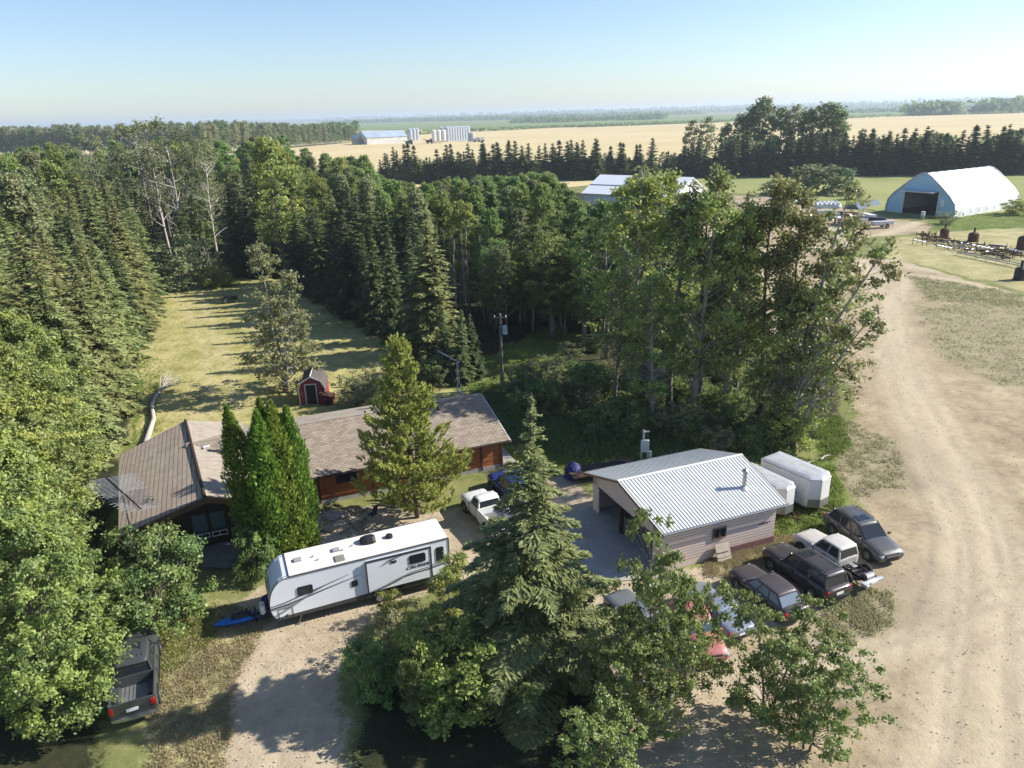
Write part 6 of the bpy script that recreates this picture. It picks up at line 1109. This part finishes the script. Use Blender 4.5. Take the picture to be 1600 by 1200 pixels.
for k in range(11): p = g(1276 + k * 3.3, 325 - (k % 2) * 2.5); blob('bulk_bag', 'white bulk bag in the pile left of the blue fronted hall', 'bulk bag', (p.x, p.y, 0), 1.0, .9, 1.5, BAG, 20 + k, 'white bulk bags')
for k, (x, y, m_, l_) in enumerate(((1212, 319, BLACK, 'dark scrap heap at the left of the far yard'), (1224, 321, RUST, 'brown scrap heap in the far yard'), (1236, 320, BAG, 'pale scrap heap left of the bulk bags'), (1218, 317, METG, 'grey scrap heap behind the dark one'))): blob('scrap_heap', l_, 'scrap heap', g(x, y), 2.6, 1.8, 1.9, m_, 40 + k, rough_=.4)
for k in range(9):
    b = g(1290 + k * 11, 338 + (k % 3) * 5 + k); o = thing('farm_implement', 'grey farm implement in the jumble before the blue fronted hall', 'farm implement', (b.x, b.y, 0), k * .8, 'implements before the hall'); mb = MB(); mb.bbox((-2.4, -.8, .8), (2.2, .8, 1.5)); mb.tube([(-2.2, 0, 1), (-4, 0, .6)], .1, 5)
    for q in range(5): mb.tube([(-2 + q, -.9, 1.4), (-2.2 + q, -.9, .1)], .06, 4)
    mb.build('frame', [METW, METG, BAG, BLACK][k % 4], o)
    for s in (-1, 1): wheel(o, .6, s * 1.0, .5, .25, METG, s)
mb = MB(); a = g(1330, 326, 0); c = g(1366, 319, 0); dr = (c - a).normalized()
pr = thing('covered_pile', 'pale blue tarp covered ridge left of the blue fronted hall', 'covered pile', (a.x, a.y, 0), math.atan2(dr.y, dr.x)); L = (c - a).length; mb.prism([(-2.2, 0), (-.9, 1.1), (0, 1.4), (.9, 1.1), (2.2, 0)], 'x', 0, L); mb.build('tarp', mat('dusty_blue_tarp', (.10, .14, .18)), pr)
bq = thing('barrel_stack', 'two pale drums stacked by the hall doorway', 'barrel', tuple(g(1441, 343)), 0)
for z in (0, .95): mb = MB(); mb.tube([(0, 0, z), (0, 0, z + .9)], .45, 12); mb.build('barrel', BAG if z else METG, bq)
# log and branches on the yard edge
for x, y, l_, L in ((1290, 716, 'pale short log at the edge of the dirt yard behind the trailers', 1.3), (1262, 727, 'thin grey branch on the grass behind the trailers', 1.8), (1232, 716, 'grey branch lying at the wood edge', 2.2)): b = g(x, y); mb = MB(); mb.tube([(-L / 2, 0, .1), (0, .1, .14), (L / 2, 0, .1)], [.09, .08, .05], 6); o = mb.build('log', DEADW, loc=tuple(b)); o.rotation_euler = (0, 0, .6); tag(o, l_, 'log')
# ------------------------------------------------------------------ grass and weeds that no one could count
def tufts(name, polys, n, h, m, seed, wd=.03, per=7, sp=.12, mask=None):
    R = np.random.default_rng(seed); C = []
    for pg_ in polys:
        p = np.array(pg_); lo, hi = p.min(0), p.max(0); q = R.uniform(lo, hi, (n * 4, 2)); q = q[inpoly(q, p)]; q = q[(wob(q, 2.3, seed) + .6 * wob(q, .9, seed + 1) + R.normal(0, .38, len(q))) > (.05 if mask is None else mask)][:n]; C.append(q)
    C = np.concatenate(C); k = len(C); C = np.repeat(C, per, 0) + R.normal(0, sp, (k * per, 2)); z = h * R.uniform(.45, 1.15, len(C)); d = np.stack([R.normal(0, .35, len(C)), R.normal(0, .35, len(C)), np.ones(len(C))], 1); d = unit(d); A = d * (z / 2)[:, None]; s = unit(np.cross(d, R.normal(size=(len(C), 3)))); B = s * (wd * R.uniform(.7, 1.4, (len(C), 1)))
    ctr = np.stack([C[:, 0], C[:, 1], np.zeros(len(C))], 1) + A; return tag(link(name, leaves_mesh(name, ctr, A, B, m, R.random(len(C)))), kind='stuff')
tufts('lush_weeds', P_LUSH[:1] + P_LUSH[1:4], 1000, .24, L_GRS, 61, wd=.035, per=6, sp=.3, mask=.1)
tufts('lush_weeds', P_LUSH[4:], 1100, .24, L_GRS, 62, wd=.035, per=7, sp=.2, mask=.05)
tufts('low_weeds', [P_OLIVE[0], P_OLIVE[3]], 900, .16, L_OLW, 63, wd=.03, per=11, sp=.13, mask=.12)
tufts('low_weeds', [P_OLIVE[1], P_OLIVE[2]], 1300, .22, L_OLW, 64, wd=.06, per=7, sp=.35, mask=.15)
tufts('dry_grass', [P_DRY[2], P_DRY[3]], 4200, .16, L_DRY, 65, wd=.02, per=6, sp=.12, mask=-.2)
tufts('dry_grass', [W((160, 830), (340, 960), (330, 1010), (250, 1060), (160, 1060)), W((700, 690), (900, 660), (1000, 715), (900, 740), (830, 745), (790, 700))], 2600, .22, L_GRS, 66, wd=.03, per=6, sp=.15, mask=-.1)
tufts('scattered_weeds', [P_YARD], 900, .12, L_OLW, 67, wd=.022, per=10, sp=.14, mask=.30)
tufts('lawn_grass', [P_LAWN], 16000, .07, L_GRS, 68, wd=.03, per=3, sp=.15, mask=-.05)
tufts('undergrowth', [W((740, 610), (960, 640), (1240, 700), (1230, 720), (1000, 725), (900, 715), (760, 680))], 3800, .5, L_DRK, 69, wd=.06, per=7, sp=.25, mask=-.3)
Rg = np.random.default_rng(77)   # gravel: small flat stones
pg_ = np.array(P_YARD + []); C = Rg.uniform(pg_.min(0), pg_.max(0), (60000, 2)); C = C[inpoly(C, pg_)]; C = C[C[:, 1] < 75][:9000]; dv = np.array(P_DRIVE); D = Rg.uniform(dv.min(0), dv.max(0), (22000, 2)); D = D[inpoly(D, dv)][:6000]; C = np.concatenate([C, D])
n_ = len(C); s_ = Rg.uniform(.02, .06, (n_, 1)); N_ = unit(np.array([0, 0, 1.]) + Rg.normal(0, .5, (n_, 3))); T_ = unit(np.cross(N_, Rg.normal(size=(n_, 3)))); me = leaves_mesh('gravel', np.stack([C[:, 0], C[:, 1], np.full(n_, .02)], 1), T_ * s_, np.cross(N_, T_) * s_ * .7, mat('gravel_stone', (.48, .42, .35), c2=(.22, .18, .15), scale=.9), Rg.random(n_)); tag(link('gravel', me), kind='stuff')
HAZE=1.5e-4
# ------------------------------------------------------------------ the air
hz = MB(); hz.bbox((-44000, -500, -3), (44000, 44000, 90)); 
hm = bpy.data.materials.new('air'); hm.use_nodes = True; hn = hm.node_tree.nodes; hn.remove(hn['Principled BSDF'])
pv = hn.new('ShaderNodeVolumePrincipled'); pv.inputs['Color'].default_value = (.80, .91, 1, 1); pv.inputs['Density'].default_value = HAZE; pv.inputs['Anisotropy'].default_value = .2
hm.node_tree.links.new(pv.outputs[0], hn['Material Output'].inputs['Volume'])
tag(hz.build('haze', hm), kind='stuff')
